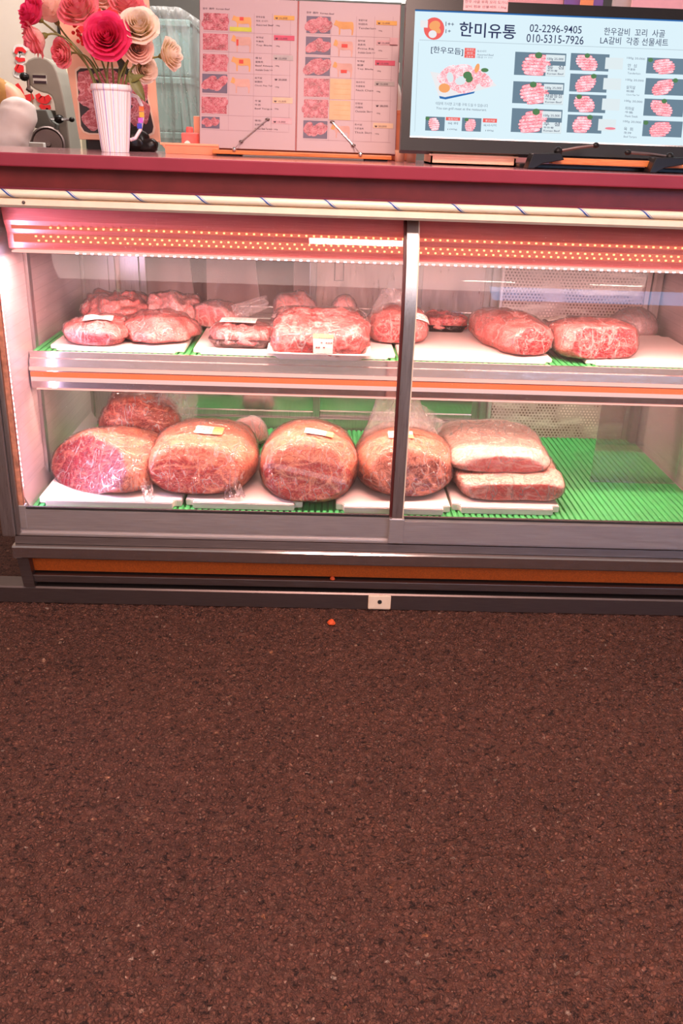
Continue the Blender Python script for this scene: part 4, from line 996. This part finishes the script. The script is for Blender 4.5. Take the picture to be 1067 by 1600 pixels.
# leaning framed meat poster
po = at(124, 217, .57); tt = R(7)
pf = Frame(po, (1, 0, 0), (0, math.sin(tt), math.cos(tt)))
PW = pf.uv(250, 217)[0]; PHt = .43
def pslant(v): return -.055*v/.33      # poster board is narrower at the top left edge: drawn out corners
psn = thing('meat_poster', 'peach board with rounded window of raw meat photo behind the vase', 'poster', pf.p(PW/2, -.02, -.01))
e2 = pf.uv(232, 0); e1 = pf.uv(86, 0)
b = B(); pf.poly(b, [(0, 0), (PW, 0), (e2[0], e2[1]), (e2[0]-.01, PHt), (e1[0]-.01, PHt), e1], -.012, 0); b.build('board', 'peachw', psn)
win = [(120, 112), (126, 107), (215, 108), (221, 113), (240, 198), (238, 207), (232, 210), (140, 208), (132, 205), (127, 197)]
wi = [pf.uv(*p) for p in win]
cu = sum(p[0] for p in wi)/len(wi); cv_ = sum(p[1] for p in wi)/len(wi)
b = B(); pf.poly(b, [(cu+(u-cu)*1.05, cv_+(v-cv_)*1.05) for u, v in wi], 0, .0015); b.build('window_rim', 'cream', psn)
b = B(); pf.poly(b, wi, .0015, .0025); b.build('window_backdrop', 'pr_dark2', psn)
M['poster_meat'] = meat('pictured raw meat', srgb(208, 62, 78), srgb(140, 26, 44), srgb(248, 190, 195), 34, .5)
b = B(); random.seed(4)
for (x, y, rx, ry) in ((134, 128, 14, 16), (135, 152, 13, 12), (144, 188, 15, 14), (168, 120, 20, 10), (205, 128, 16, 14), (215, 152, 14, 14), (212, 182, 12, 14), (226, 175, 9, 16), (180, 150, 22, 18), (180, 188, 20, 15), (150, 165, 15, 9), (225, 140, 7, 12)):
    u, v = pf.uv(x, y); k = .00185
    pf.poly(b, [(u+rx*k*.95*math.cos(a)*(1+.15*math.sin(3*a+x)), v+ry*k*math.sin(a)*(1+.12*math.cos(4*a+y))) for a in [q*2*math.pi/22 for q in range(22)]], .0025, .0034+random.random()*.001)
o = b.build('pictured_meat', 'poster_meat', psn); set_lean(o, [.75]*len(o.data.vertices))
M['red'] = plain('red print', srgb(232, 40, 44), .5, 0, .08)
for (x, y, rx, ry) in ((150, 10, 9, 12), (175, 14, 12, 14), (128, 46, 6, 5), (158, 88, 12, 6)):
    b = B(); u, v = pf.uv(x, y); k = .00185; pf.poly(b, [(u+rx*k*math.cos(a)*(1+.2*math.sin(5*a)), v+ry*k*math.sin(a)) for a in [q*2*math.pi/20 for q in range(20)]], 0, .0012); b.build('red_mark', 'red', psn)
b = B(); u, v = pf.uv(140, 225); pf.slab(b, .02, -.045, PW-.03, 0, -.10, -.012); b.build('plinth', 'gap', psn)
# crumpled black bundle
p = at(218, 222, .52)
t, ln = lump_verts(.085, .07, .055, 2.2, 77, .014, (), freq=1.8, sub=4, ridge=.006)
root = thing('black_bag', 'crumpled black bag on the counter just right of the vase', 'bag', (p.x-.012, .515, CZ)); link_child('bundle', t, 'black', root)
t, ln = lump_verts(.05, .05, .028, 2.2, 78, .008, (), freq=2, sub=4, ridge=.004); bmesh.ops.translate(t, verts=t.verts, vec=(.042, -.012, 0)); link_child('loose_fold', t, 'black', root)
# ------------------------------------------------------------------ vase
VX, VY = at(178, 238, .30).x+.004, .30
vs = thing('vase', 'white ridged plastic tumbler with side handle used as a flower vase', 'vase', (VX, VY, CZ))
def tumbler():
    n = N('pearly striped plastic'); co = n.coord(); sp = n.a('SeparateXYZ'); n.link(co, sp.inputs[0])
    an = n.math('ARCTAN2', sp.outputs[1], sp.outputs[0]); st_ = n.a('TexNoise'); st_.noise_dimensions = '1D'
    n.link(n.math('MULTIPLY', an, 5.5), st_.inputs['W']); st_.inputs['Scale'].default_value = 1.6; st_.inputs['Detail'].default_value = 3
    c = n.ramp(st_.outputs['Fac'], [(.30, srgb(170, 156, 222)), (.42, srgb(240, 234, 240)), (.58, srgb(250, 242, 240)), (.66, srgb(190, 176, 174)), (.74, srgb(246, 215, 200))])
    n.set(Base_Color=c, Roughness=.22, Specular_IOR_Level=.6); return n.m
M['tumbler'] = tumbler()
def fl_wall(b):
    def fn(u, v):
        a = u*2*math.pi; z = v*.148; r = .034+.0145*v; r += .0007*math.cos(a*36)*(1 if .03 < v < .92 else .2)
        return Vector((VX+r*math.cos(a), VY+r*math.sin(a), CZ+z))
    b.grid(fn, 216, 12, True)
    def fi(u, v):
        a = u*2*math.pi; z = .148-v*.140; r = .0465-.0145*v; return Vector((VX+r*math.cos(a), VY+r*math.sin(a), CZ+z))
    b.grid(fi, 72, 6, True)
    b.lathe([(.034, 0), (.001, .0005)], (VX, VY, CZ), 36, False); b.lathe([(.032, .008), (.001, .008)], (VX, VY, CZ), 36, False)
P('wall', 'tumbler', fl_wall, vs, True)
P('rim', 'tumbler', lambda b: b.lathe([(.0460, .142), (.0500, .142), (.0515, .147), (.0510, .151), (.0495, .156), (.0465, .156), (.0460, .150)], (VX, VY, CZ), 48), vs, True)
hd = [(.044, .135), (.062, .132), (.073, .112), (.074, .085), (.066, .055), (.052, .035), (.037, .030)]
P('handle', 'tumbler', lambda b: b.tube([(VX+x*.93, VY+.02+x*.1, CZ+z) for x, z in hd], .0065, 12, True, .7), vs, True)
for k, c in enumerate((srgb(245, 120, 60), srgb(250, 170, 60), srgb(190, 90, 200), srgb(60, 70, 190))):
    M['bd%d' % k] = plain('handle band', c, .4); z = .098-k*.0135; x = (.0735 if z > .08 else .0735-(.085-z)*.27)*.93
    P('handle_band', 'bd%d' % k, lambda b: b.box(VX+x-.006, VX+x+.006, VY+.018, VY+.0206, CZ+z, CZ+z+.012), vs)
# roses
M['petal_hot'] = None
def petal(name, c0, c1):
    n = N(name); a = n.a('Attribute'); a.attribute_name = 'rim'
    g = n.noise(n.coord('Object', (1, 1, 1)), 60, 3)
    c = n.mix(a.outputs['Fac'], c0, c1); c = n.mix(n.ramp(g, [(.3, .25), (.7, 0.0)]), c, tuple(x*.85 for x in c1))
    n.set(Base_Color=c, Roughness=.5, Subsurface_Weight=.15, Subsurface_Radius=(.01, .004, .004), Subsurface_Scale=.3)
    tl_ = n.a('BsdfTranslucent'); n.link(c, tl_.inputs[0]); mx_ = n.a('MixShader'); mx_.inputs[0].default_value = .38
    n.link(n.b.outputs[0], mx_.inputs[1]); n.link(tl_.outputs[0], mx_.inputs[2]); n.link(mx_.outputs[0], n.out.inputs[0]); return n.m
M['petal_hot'] = petal('hot pink petals', srgb(244, 96, 140), srgb(240, 52, 112))
M['petal_pink'] = petal('pink petals', srgb(255, 214, 198), srgb(246, 120, 140))
M['petal_blush'] = petal('blush petals', srgb(255, 232, 214), srgb(252, 206, 192))
M['petal_white'] = petal('ivory petals', srgb(248, 232, 190), srgb(252, 232, 220))
M['stem'] = plain('dry green stem', srgb(112, 108, 48), .55, 0, .3, 60)
M['leaf'] = plain('olive leaf', srgb(108, 108, 56), .5, 0, .3, 40)
M['leafd'] = plain('dark green leaf', srgb(66, 72, 50), .5, 0, .3, 40)
def rose_mesh(r, seed, openness):
    t = bmesh.new(); rim = []; rd = random.Random(seed)
    layers = [(3, .12, 1.05, 170, 0.0), (3, .22, 1.05, 160, .02), (4, .33, 1.04, 140, .05), (5, .46, 1.02, 115, .10), (5, .60, .98, 110, .18), (6, .76, .90, 100, .28), (6, .90, .78, 96, .42), (6, 1.0, .62, 92, .60)]
    nu, nv = 9, 9
    for li, (n_, rl, hl, wd, curl) in enumerate(layers):
        rl = rl*(.55+.45*openness) if li > 2 else rl; curl *= openness
        for k in range(n_):
            ph = (k/n_)*2*math.pi+li*1.1+rd.uniform(-.15, .15); s1 = rd.uniform(0, 50); hh = hl*rd.uniform(.93, 1.06)
            g = []
            for j in range(nv):
                v = j/(nv-1); row = []
                wv = math.sin(min(1, .18+v*.9)*math.pi*.62)**.8*(1-.35*v**6)
                for i in range(nu):
                    s_ = i/(nu-1)*2-1
                    a = ph+s_*R(wd/2)*wv
                    rho = rl*r*(v**.55)*(1+.10*curl*0+.55*curl*max(0, v-.55)**1.5*2.2)+.0008*li
                    rho *= 1+.05*noise.noise(Vector((s_*1.5, v*2, s1)))
                    z = r*(1.55*hh*v*(1-.14*s_*s_*v)-1.15*curl*max(0, v-.62)**2*2.0*hh)
                    z += r*.06*noise.noise(Vector((s_*2.2, 3, s1)))*v
                    row.append(t.verts.new((rho*math.cos(a), rho*math.sin(a), z))); rim.append(v**2.0)
                g.append(row)
            for j in range(nv-1):
                for i in range(nu-1): t.faces.new((g[j][i], g[j][i+1], g[j+1][i+1], g[j+1][i]))
    return t, rim
def leaf(b, p, d, n_, ln, w):
    p, d, n_ = Vector(p), Vector(d).normalized(), Vector(n_); s_ = d.cross(n_).normalized(); n_ = s_.cross(d)
    b.grid(lambda u, v: p+d*(ln*v)+s_*((u-.5)*2*w*math.sin(math.pi*min(1, v*.97+.03))**.8*(1-.25*v))+n_*(-.25*ln*v*v+.3*w*abs(u-.5)*2), 5, 10)
def rose(px, py, Y, r, axis, pm, label, openness=1.0, seed=1, mouth=(0, 0), leaves=()):
    c = at(px, py, Y); ax = Vector(axis).normalized(); base = c-ax*r*.75
    root = thing('rose', label, 'rose', (VX+mouth[0]*.4, VY+mouth[1]*.4, CZ+.02), 'artificial roses in the vase')
    t, rim = rose_mesh(r, seed, openness)
    mm = Vector((0, 0, 1)).rotation_difference(ax).to_matrix().to_4x4(); mm.translation = base-root.location
    bmesh.ops.transform(t, matrix=mm, verts=t.verts)
    o = link_child('bloom', t, pm, root); a = o.data.attributes.new('rim', 'FLOAT', 'POINT'); a.data.foreach_set('value', rim)
    b = B(); b.lathe([(.002, -.012), (.0065, -.006), (.008, .002), (.0075, .008)], base, 12, True, ax)
    for k in range(5):
        an = k*2*math.pi/5; q = Vector((0, 0, 1)).rotation_difference(ax) @ Vector((math.cos(an), math.sin(an), .9)); leaf(b, base, q, ax, r*.75, .005)
    b.build('calyx', 'stem', root, True)
    m = Vector((VX+mouth[0], VY+mouth[1], CZ+.150)); bt = root.location.copy()
    pts = []
    P0, P1, P2, P3 = m, m+(m-bt)*.45, base-ax*.06, base-ax*.006
    for k in range(13):
        s_ = k/12; pts.append(P0*(1-s_)**3+P1*3*s_*(1-s_)**2+P2*3*s_*s_*(1-s_)+P3*s_**3)
    b = B(); b.tube([bt]+pts, [.0024]*14, 8); b.build('stem', 'stem', root, True)
    for (tt_, d, ln, w, mt) in leaves:
        b = B(); p = pts[int(tt_*12)]; leaf(b, p, d, (0, -1, .4), ln, w); b.build('leaf', mt, root, True)
    return root
rose(167, 57, .24, .043, (.05, -.93, .25), 'petal_hot', 'large hot pink open rose facing front above the vase', 1, 1, (-.005, -.02), [(.45, (-.8, -.2, .7), .06, .016, 'leafd')])
rose(217, 40, .27, .037, (.1, -.85, .5), 'petal_white', 'ivory open rose high at right of the hot pink rose', 1, 2, (.02, -.01))
rose(266, 85, .29, .030, (.9, -.35, .15), 'petal_white', 'ivory rose bending out to the far right in profile', .9, 3, (.035, 0), [(.25, (.5, -.3, -.8), .075, .015, 'leaf'), (.12, (.6, -.2, .25), .05, .010, 'leaf')])
rose(49, 20, .27, .030, (-.6, -.6, .5), 'petal_hot', 'hot pink rose at upper left edge of the bouquet', 1, 4, (-.035, -.005))
rose(54, 62, .25, .031, (-.75, -.3, -.35), 'petal_pink', 'pink and blush rose drooping at far left', 1, 5, (-.038, -.012))
rose(79, 16, .335, .036, (-.3, -.5, .8), 'petal_blush', 'blush cream rose at top left beside the hot pink one', .55, 6, (-.025, 0))
rose(122, 14, .275, .038, (-.1, -.75, .6), 'petal_pink', 'full pink rose at the top above the vase', 1, 7, (-.01, .01), [(.55, (.3, -.1, .9), .05, .012, 'leaf')])
rose(97, 83, .29, .026, (-.5, -.7, -.1), 'petal_pink', 'small pink rose low at left behind the stems', .9, 8, (-.03, .015))
rose(199, 8, .34, .034, (.2, -.5, .8), 'petal_pink', 'pink rose at top right behind the ivory one', 1, 9, (.012, .02))
rose(215, 74, .29, .030, (.35, -.9, .1), 'petal_blush', 'pale pink rose under the ivory open rose', .9, 10, (.025, .01))
rose(226, 108, .33, .027, (.5, -.8, .0), 'petal_white', 'ivory rose hanging low right of the stems', .8, 11, (.03, .02), [(.3, (-.4, -.3, .8), .05, .011, 'leafd')])
rose(158, -6, .36, .034, (0, -.6, .7), 'petal_blush', 'blush rose cut off by the top edge of the photo', 1, 12, (.0, .025))
br = thing('berry_sprig', 'sprig of small red berries between the rose stems', 'berry sprig', (VX-.008, VY+.01, CZ+.02))
random.seed(9); bc = at(126, 54, .33)
P('stem', 'stem', lambda b: b.tube([(VX-.008, VY+.01, CZ+.02), (VX-.012, VY+.02, CZ+.15), bc+Vector((.02, 0, -.04)), bc], .0018, 8), br, True)
for k in range(16):
    q = bc+Vector((random.gauss(0, .012), random.gauss(0, .008), random.gauss(0, .016)))
    P('berry', 'red', lambda b: b.ball(q, .0048, 2), br, True)
# ------------------------------------------------------------------ butcher's side of the shop
# bone saw
M['saw'] = plain('grey enamel casting', srgb(168, 162, 150), .42, 0, .06, 10)
M['saw_d'] = plain('darker grey casting', srgb(120, 122, 116), .42, 0, .08, 10)
YS = 1.5
sw = thing('bone_saw', 'grey enamelled butcher band saw with curved arm behind the counter', 'band saw', (at(80, 230, YS).x, YS+.1, 0))
arm_px = [(40, 112), (39, 100), (44, 93), (53, 89), (63, 88), (74, 92), (83, 100), (89, 112), (95, 132), (99, 150), (105, 185), (110, 230), (112, 250), (94, 250), (94, 232), (91, 205), (87, 180), (84, 160), (80, 150), (74, 146), (64, 144), (55, 140), (47, 134), (42, 124)]
b = B(); b.prism([at(x, y, YS) for x, y in arm_px], (0, .16, 0), .006); b.build('arm', 'saw', sw)
b = B(); p0 = at(45, 250, YS); p1 = at(118, 250, YS); b.box(p0.x, p1.x, YS-.05, YS+.28, 0, p0.z, .01); b.build('pedestal', 'saw', sw)
b = B(); a, c = at(51, 117, YS-.003), at(73, 131, YS-.003); b.box(a.x, c.x, YS-.004, YS, c.z, a.z); npl = b.build('name_plate', 'white', sw)
b = B(); b.box(a.x, c.x, YS-.006, YS-.004, a.z-.010, a.z); b.box(a.x+.003, c.x, YS-.006, YS-.004, c.z, c.z+.009); b.build('plate_band', 'ink', npl)
b = B(); a, c = at(44, 122, YS), at(48, 200, YS); b.tube([at(43, 116, YS-.02), at(46, 144, YS-.02)], .006, 8); b.tube([at(42, 138, YS-.02), at(50, 143, YS-.02)], .008, 8); b.build('blade_guide', 'steel_dark', sw)
b = B(); b.tube([at(48, 140, YS+.02), at(52, 172, YS+.02)], .002, 6); b.build('blade', 'chrome', sw)
for q_, r_ in ((at(38, 120, YS-.03), .015), (at(92, 186, YS-.05), .016), (at(112, 187, YS-.06), .009)):
    b = B(); b.ball(q_, r_, 2, (1.2, 1, 1)); b.build('knob', 'black', sw)
b = B(); b.tube([at(66, 185, YS-.05), at(113, 187, YS-.06)], .005, 8); b.build('guide_rod', 'chrome', sw)
b = B(); b.prism([at(x, y, YS-.06) for x, y in ((54, 171), (72, 171), (80, 190), (86, 194), (84, 203), (54, 200))], (0, .2, 0), .004); b.build('table', 'saw_d', sw)
b = B(); c = at(75, 226, YS-.07); b.lathe([(.062, -.06), (.062, .015), (.056, .018), (.052, .008), (.012, .004), (.010, .016), (.001, .016)], c, 40, False, (.25, -1, .25)); smooth_angle(b.build('drum', 'steel_dark', sw))
b = B(); a = at(50, 222, YS-.09); c = at(77, 229, YS-.09); b.box(a.x, c.x, YS-.16, YS-.13, c.z-.03, a.z, .003); b.build('white_ledge', 'white', sw)
# red wall lettering
wl = thing('wall_lettering', 'large red brush letters with white outline on the shop wall behind the saw', 'lettering', at(60, 150, 2.298))
wf = Frame((-3, 2.298, 0), (1, 0, 0), (0, 0, 1))
def strokes(lst, w, mat_, name, wd):
    b = B()
    for pts, r in lst:
        q = [wf.p(*wf.uv(*p), w) for p in pts]; sm = []
        for i in range(len(q)-1):
            for k in range(6): sm.append(q[i].lerp(q[i+1], k/6))
        sm.append(q[-1]); n_ = len(sm)
        vs_ = []
        for i, p in enumerate(sm):
            d = (sm[min(i+1, n_-1)]-sm[max(i-1, 0)]).normalized(); s_ = Vector((-d.z, 0, d.x)); k = r*wd*.0026*(.75+.35*math.sin(math.pi*i/(n_-1)))
            vs_.append((b.bm.verts.new(p+s_*k), b.bm.verts.new(p-s_*k)))
        for (a0, a1), (c0, c1) in zip(vs_, vs_[1:]): b.bm.faces.new((a0, c0, c1, a1))
    o = b.build(name, mat_, wl); md = o.modifiers.new('thickness', 'SOLIDIFY'); md.thickness = .003; return o
ST = [([(25, 84), (28, 77), (35, 77), (41, 82)], 3), ([(25, 90), (31, 94), (40, 93)], 3), ([(25, 104), (29, 107), (38, 108)], 6), ([(27, 131), (33, 143), (37, 151)], 4), ([(37, 154), (46, 153), (53, 150)], 5), ([(59, 147), (63, 155), (72, 157), (79, 151)], 5.5), ([(63, 164), (70, 169), (80, 167)], 4), ([(74, 169), (76, 182)], 2.2)]
for s_ in ST[:3]: strokes([s_], .001, 'white', 'white_outline', 2.3)
for s_ in ST: strokes([s_], .006, 'red', 'red_stroke', 1.0)
# plastic wrapped foam boxes
M['foam'] = plain('pale aqua foam', srgb(188, 214, 210), .6, 0, .05, 20, .1)
zt = at(262, 28, 1.75).z; xb0, xb1 = at(222, 200, 1.75).x, at(300, 200, 1.75).x
nb = 8
for k in range(nb):
    hh = zt/nb
    b = B(); b.box(xb0+.004*(k % 2), xb1+.004*(k % 3), 1.75, 2.15, k*hh, (k+1)*hh-.004, .008); b.box(xb0-.004, xb1+.004, 1.745, 2.155, (k+1)*hh-.03, (k+1)*hh-.004, .004)
    nth = ('topmost', 'second from top', 'third from top', 'fourth from top', 'fifth from top', 'sixth from top', 'seventh from top', 'lowest')[nb-1-k]
    tag(b.build('foam_box', 'foam'), 'pale aqua foam box, %s in the stack behind the poster' % nth, 'foam box', 'stacked foam boxes')
b = B(); xs0, xs1 = at(232, 100, 1.66).x, at(328, 100, 1.66).x
b.grid(lambda u, v: Vector((xs0+(xs1-xs0)*u+.012*math.sin(v*9+u*4), 1.68+.035*noise.noise(Vector((u*5, v*3, 2)))+.02*noise.noise(Vector((u*13, v*4, 8))), .05+(zt-.02)*v-.20*v*max(0, u-.55)**1.3)), 40, 50)
o = tag(b.build('plastic_sheet', 'sheet', smooth=True), 'cloudy plastic sheet draped in front of the aqua foam boxes', 'sheet'); md = o.modifiers.new('t', 'SOLIDIFY'); md.thickness = .0006
# shop lamps seen over the menu, wall bits above the screen
M['tube'] = glow('fluorescent tube', (1, .96, .9), 3.0)
lm = thing('tube_lamp', 'white fluorescent lamp seen above the menu book', 'lamp', at(550, 2, 2.5))
b = B(); a, c = at(462, -7, 2.5), at(628, -1, 2.5); b.tube([a, c], .013, 12); b.build('tube', 'tube', lm, True)
b = B(); b.box(a.x-.02, c.x+.02, 2.48, 2.54, a.z+.013, a.z+.05, .004); b.box(a.x-.02, a.x, 2.48, 2.52, a.z-.02, a.z+.05); b.box(c.x, c.x+.02, 2.48, 2.52, c.z-.02, c.z+.05); b.tube([(a.x+.1, 2.51, a.z+.04), (a.x+.1, 2.51, 2.72)], .004, 6); b.tube([(c.x-.1, 2.51, a.z+.04), (c.x-.1, 2.51, 2.72)], .004, 6); b.build('housing', 'white', lm)
cols = [('pink', srgb(240, 168, 170), 790, 878), ('violet', srgb(126, 92, 168), 880, 940), ('orange', srgb(246, 150, 96), 905, 925), ('grey', srgb(190, 176, 172), 955, 985), ('rose', srgb(244, 178, 186), 985, 1075)]
for k, (nm, c, x0, x1) in enumerate(cols):
    M['card'+nm] = plain(nm+' card', c, .6, 0, .05); yy = 1.0-.03*k
    a, e = at(x0, 24, yy), at(x1, 24, yy)
    b = B(); b.box(a.x, e.x, yy, yy+.012, 1.1, at((x0+x1)/2, -20, yy).z, .002)
    tag(b.build('shop_carton', 'card'+nm), '%s card standing behind the top edge of the menu screen' % nm, 'card', 'cards behind the screen')
b = B(); b.box(.15, 1.3, .86, 1.1, 0, 1.1, .004); b.box(.12, 1.33, .855, 1.12, 1.06, 1.0999, .003); tag(b.build('back_cabinet', 'steel'), 'steel work cabinet behind the counter beneath the coloured cards', 'cabinet')
# things seen through the back doors of the case
for k, (x0, x1, sl, lab) in enumerate(((-.60, -.46, .10, 'white board leaning behind left end of the case, seen through the back glass'), (-.40, -.24, .10, 'second white board leaning behind the case, right of another'))):
    y0 = .90+.045*k; b = B(); b.prism([(x0, y0, .0), (x1+sl, y0, .0), (x1-.02, y0+.04, 1.05), (x0, y0+.04, 1.05)], (0, .02, 0)); tag(b.build('leaning_board', 'board'), lab, 'board', 'white boards behind the case')
b = B(); b.box(-.10, .10, .97, 1.2, 0, .86, .01); b.box(-.13, .12, .96, 1.22, .86, .97, .012); tag(b.build('white_bin', 'board'), 'white lidded bin behind the case seen through its back glass', 'bin')
M['redwall'] = plain('dark red tiled side', srgb(120, 52, 52), .4, 0, .35, 9)
b = B(); b.box(-.98, .12, 1.28, 1.34, 0, 1.06); tag(b.build('work_bench', 'redwall'), 'dark red bench side behind the white boards', 'bench')
# ------------------------------------------------------------------ person behind the counter
per = thing('person', 'person in tan sweater and white oversleeve bending at the left behind the counter', 'person', (-1.62, 1.30, 0))
def skin(name, verts, edges, radii, mat_, parent, rootv=0):
    me = bpy.data.meshes.new(name); me.from_pydata([Vector(v)-per.location for v in verts], edges, [])
    o = bpy.data.objects.new(name, me); COL.objects.link(o); o.parent = parent; me.materials.append(M[mat_])
    sk = o.modifiers.new('skin', 'SKIN'); sk.use_smooth_shade = True
    for i, r in enumerate(radii):
        d = me.skin_vertices[0].data[i]; d.radius = (r, r) if not isinstance(r, tuple) else r; d.use_root = (i == rootv)
    su = o.modifiers.new('sub', 'SUBSURF'); su.levels = 3 if name in ('sweater', 'oversleeve') else 2; su.render_levels = su.levels
    if name in ('sweater', 'oversleeve'):
        tx = bpy.data.textures.new('folds', 'CLOUDS'); tx.noise_scale = .06; dp = o.modifiers.new('folds', 'DISPLACE'); dp.texture = tx; dp.strength = .022; dp.mid_level = .5
    return o
M['skin'] = plain('skin', srgb(226, 170, 140), .5, 0, .05); M['tan'] = plain('tan knit', srgb(176, 128, 66), .8, 0, .18, 25, .3); M['cuff'] = plain('white oversleeve', srgb(232, 214, 208), .6, 0, .05, 12, .3); M['trouser'] = plain('dark trousers', srgb(40, 40, 48), .8); M['hair'] = plain('dark hair', srgb(34, 26, 24), .5, 0, .3, 90)
YP = 1.12
el = at(29, 152, YP); wr = at(14, 236, YP-.06); shd = Vector((-1.43, 1.24, 1.40))
hp = wr+Vector((-.03, -.01, -.09))
V = [(-1.62, 1.32, .95), (-1.62, 1.31, 1.12), (-1.61, 1.28, 1.32), (-1.60, 1.25, 1.46), (-1.60, 1.22, 1.53), (-1.60, 1.18, 1.62), (-1.60, 1.17, 1.70),
     shd, el, wr, (-1.78, 1.24, 1.40), (-1.83, 1.14, 1.14), (-1.70, 1.02, 1.02), (-1.53, 1.34, .88), (-1.51, 1.33, .48), (-1.51, 1.36, .09), (-1.51, 1.25, .04), (-1.71, 1.34, .88), (-1.73, 1.33, .48), (-1.73, 1.36, .09), (-1.73, 1.25, .04)]
E_ = [(0, 1), (1, 2), (2, 3), (3, 4), (4, 5), (5, 6), (3, 7), (7, 8), (8, 9), (3, 10), (10, 11), (11, 12), (0, 13), (13, 14), (14, 15), (15, 16), (0, 17), (17, 18), (18, 19), (19, 20)]
RD = [.13, .125, .14, .08, .055, .085, .075, .058, .042, .028, .058, .042, .028, .085, .058, .038, .035, .085, .058, .038, .035]
for (w_, sgn) in ((9, 1), (12, -1)):
    base = Vector(V[w_]); dn = Vector((-.25*sgn, -.35, -.9)).normalized(); sd_ = Vector((1, -.1, -.2)).normalized()
    V.append(base+dn*.05); E_.append((w_, len(V)-1)); RD.append((.036, .018)); pc_ = len(V)-1
    for k in range(4):
        p0 = base+dn*.085+sd_*(k-1.5)*.019; V.append(p0); E_.append((pc_, len(V)-1)); RD.append(.0095)
        for q in (1, 2):
            p0 = p0+(dn+Vector((0, .25*q, 0))).normalized()*(.032-.003*abs(k-1.3)); V.append(p0); E_.append((len(V)-2, len(V)-1)); RD.append(.0085)
    p0 = base+dn*.035+sd_*.04*sgn; V.append(p0); E_.append((pc_, len(V)-1)); RD.append(.010); V.append(p0+dn*.03+sd_*.012*sgn); E_.append((len(V)-2, len(V)-1)); RD.append(.009)
skin('body', V, E_, RD, 'skin', per)
skin('sweater', [V[0], V[1], V[2], V[3], V[7], Vector(V[7]).lerp(el, .55), el.lerp(wr, .16), V[10], V[11], Vector(V[11]).lerp(Vector(V[12]), .8)], [(0, 1), (1, 2), (2, 3), (3, 4), (4, 5), (5, 6), (3, 7), (7, 8), (8, 9)], [.15, .145, .16, .085, .078, .064, .058, .078, .06, .045], 'tan', per)
skin('oversleeve', [el.lerp(wr, .04), el.lerp(wr, .3)+Vector((.012, 0, 0)), el.lerp(wr, .65), wr, wr+Vector((-.012, 0, -.03))], [(0, 1), (1, 2), (2, 3), (3, 4)], [.062, .070, .064, .054, .040], 'cuff', per)
skin('trousers', [V[0], V[13], V[14], (-1.51, 1.36, .12), V[17], V[18], (-1.73, 1.36, .12)], [(0, 1), (1, 2), (2, 3), (0, 4), (4, 5), (5, 6)], [.145, .1, .075, .06, .1, .075, .06], 'trouser', per)
for x_ in (-1.51, -1.73):
    P('boot', 'black', lambda b: (b.ball((x_, 1.29, .045), .075, 3, (.72, 1.75, .62)), b.tube([(x_, 1.355, .05), (x_, 1.36, .20)], [.058, .066], 16)), per, True)
P('hair', 'hair', lambda b: b.ball((-1.60, 1.205, 1.715), .098, 3, (.92, 1.0, .85)), per, True)
P('face', 'skin', lambda b: (b.ball((-1.60, 1.085, 1.655), .014, 2, (.8, 1.2, 1.3)), b.ball((-1.688, 1.19, 1.66), .02, 2, (.4, .8, 1.3)), b.ball((-1.512, 1.19, 1.66), .02, 2, (.4, .8, 1.3)), b.ball((-1.60, 1.10, 1.615), .02, 2, (1.2, .4, .35))), per, True)
P('eyes', 'ink', lambda b: (b.ball((-1.63, 1.095, 1.68), .008, 2, (1.4, .6, .7)), b.ball((-1.57, 1.095, 1.68), .008, 2, (1.4, .6, .7))), per, True)
# ------------------------------------------------------------------ crumbs on the ground and rail
M['crumb'] = plain('orange crumb', srgb(232, 88, 40), .7, 0, .25, 200)
for (x, y, z, s_, lab) in ((at(517, 987, -.075).x, -.088, .0, .013, 'bright orange crumb lying on the brown asphalt before the case'), (at(519, 915, 0).x, .012, .0832, .008, 'small orange crumb stuck on the lower rail of the case')):
    t, ln = lump_verts(s_*1.6, s_*1.3, s_*1.3, 2, 5, s_*.35, (), sub=3, freq=4); bb = B(); bmesh.ops.translate(t, verts=t.verts, vec=(x, y, z)); bb.add(t)
    tag(bb.build('crumb', 'crumb'), lab, 'crumb')
# ------------------------------------------------------------------ market aisle lamp (overhead, out of frame)
al = thing('aisle_lamp', 'long white lamp hanging over the market aisle', 'lamp', (.15, -1.15, 2.27))
P('shade', 'white', lambda b: (b.box(-.12, .42, -1.31, -.99, 2.285, 2.33, .01), b.tube([(.15, -1.15, 2.33), (.15, -1.15, 2.8)], .006, 8)), al)
# ------------------------------------------------------------------ stall across the aisle, seen mirrored in the curved glass
M['sign_blue'] = glow('lit blue sign face', (.20, .48, .90), 7.5); M['sign_tube'] = glow('bright sign tube', (1, .95, .75), 40)
sg = thing('stall_sign', 'lit blue sign box over the stall across the aisle', 'sign', (2.2, -5.2, 1.9))
P('face', 'sign_blue', lambda b: b.box(1.4, 5.0, -5.19, -5.18, 1.50, 2.35), sg); P('housing', 'white', lambda b: b.box(1.38, 5.02, -5.3, -5.19, 1.48, 2.37, .01), sg)
for k in range(4):
    lp_ = thing('stall_lamp', 'bare tube lamp hanging over the stall across the aisle', 'lamp', (1.3+k*1.0, -4.6, 2.5), 'tube lamps across the aisle')
    P('tube', 'sign_tube', lambda b: b.tube([(1.1+k, -4.6, 2.5), (1.5+k, -4.6, 2.5)], .02, 8), lp_); P('shade', 'white', lambda b: b.box(1.08+k, 1.52+k, -4.66, -4.54, 2.525, 2.55, .005), lp_)
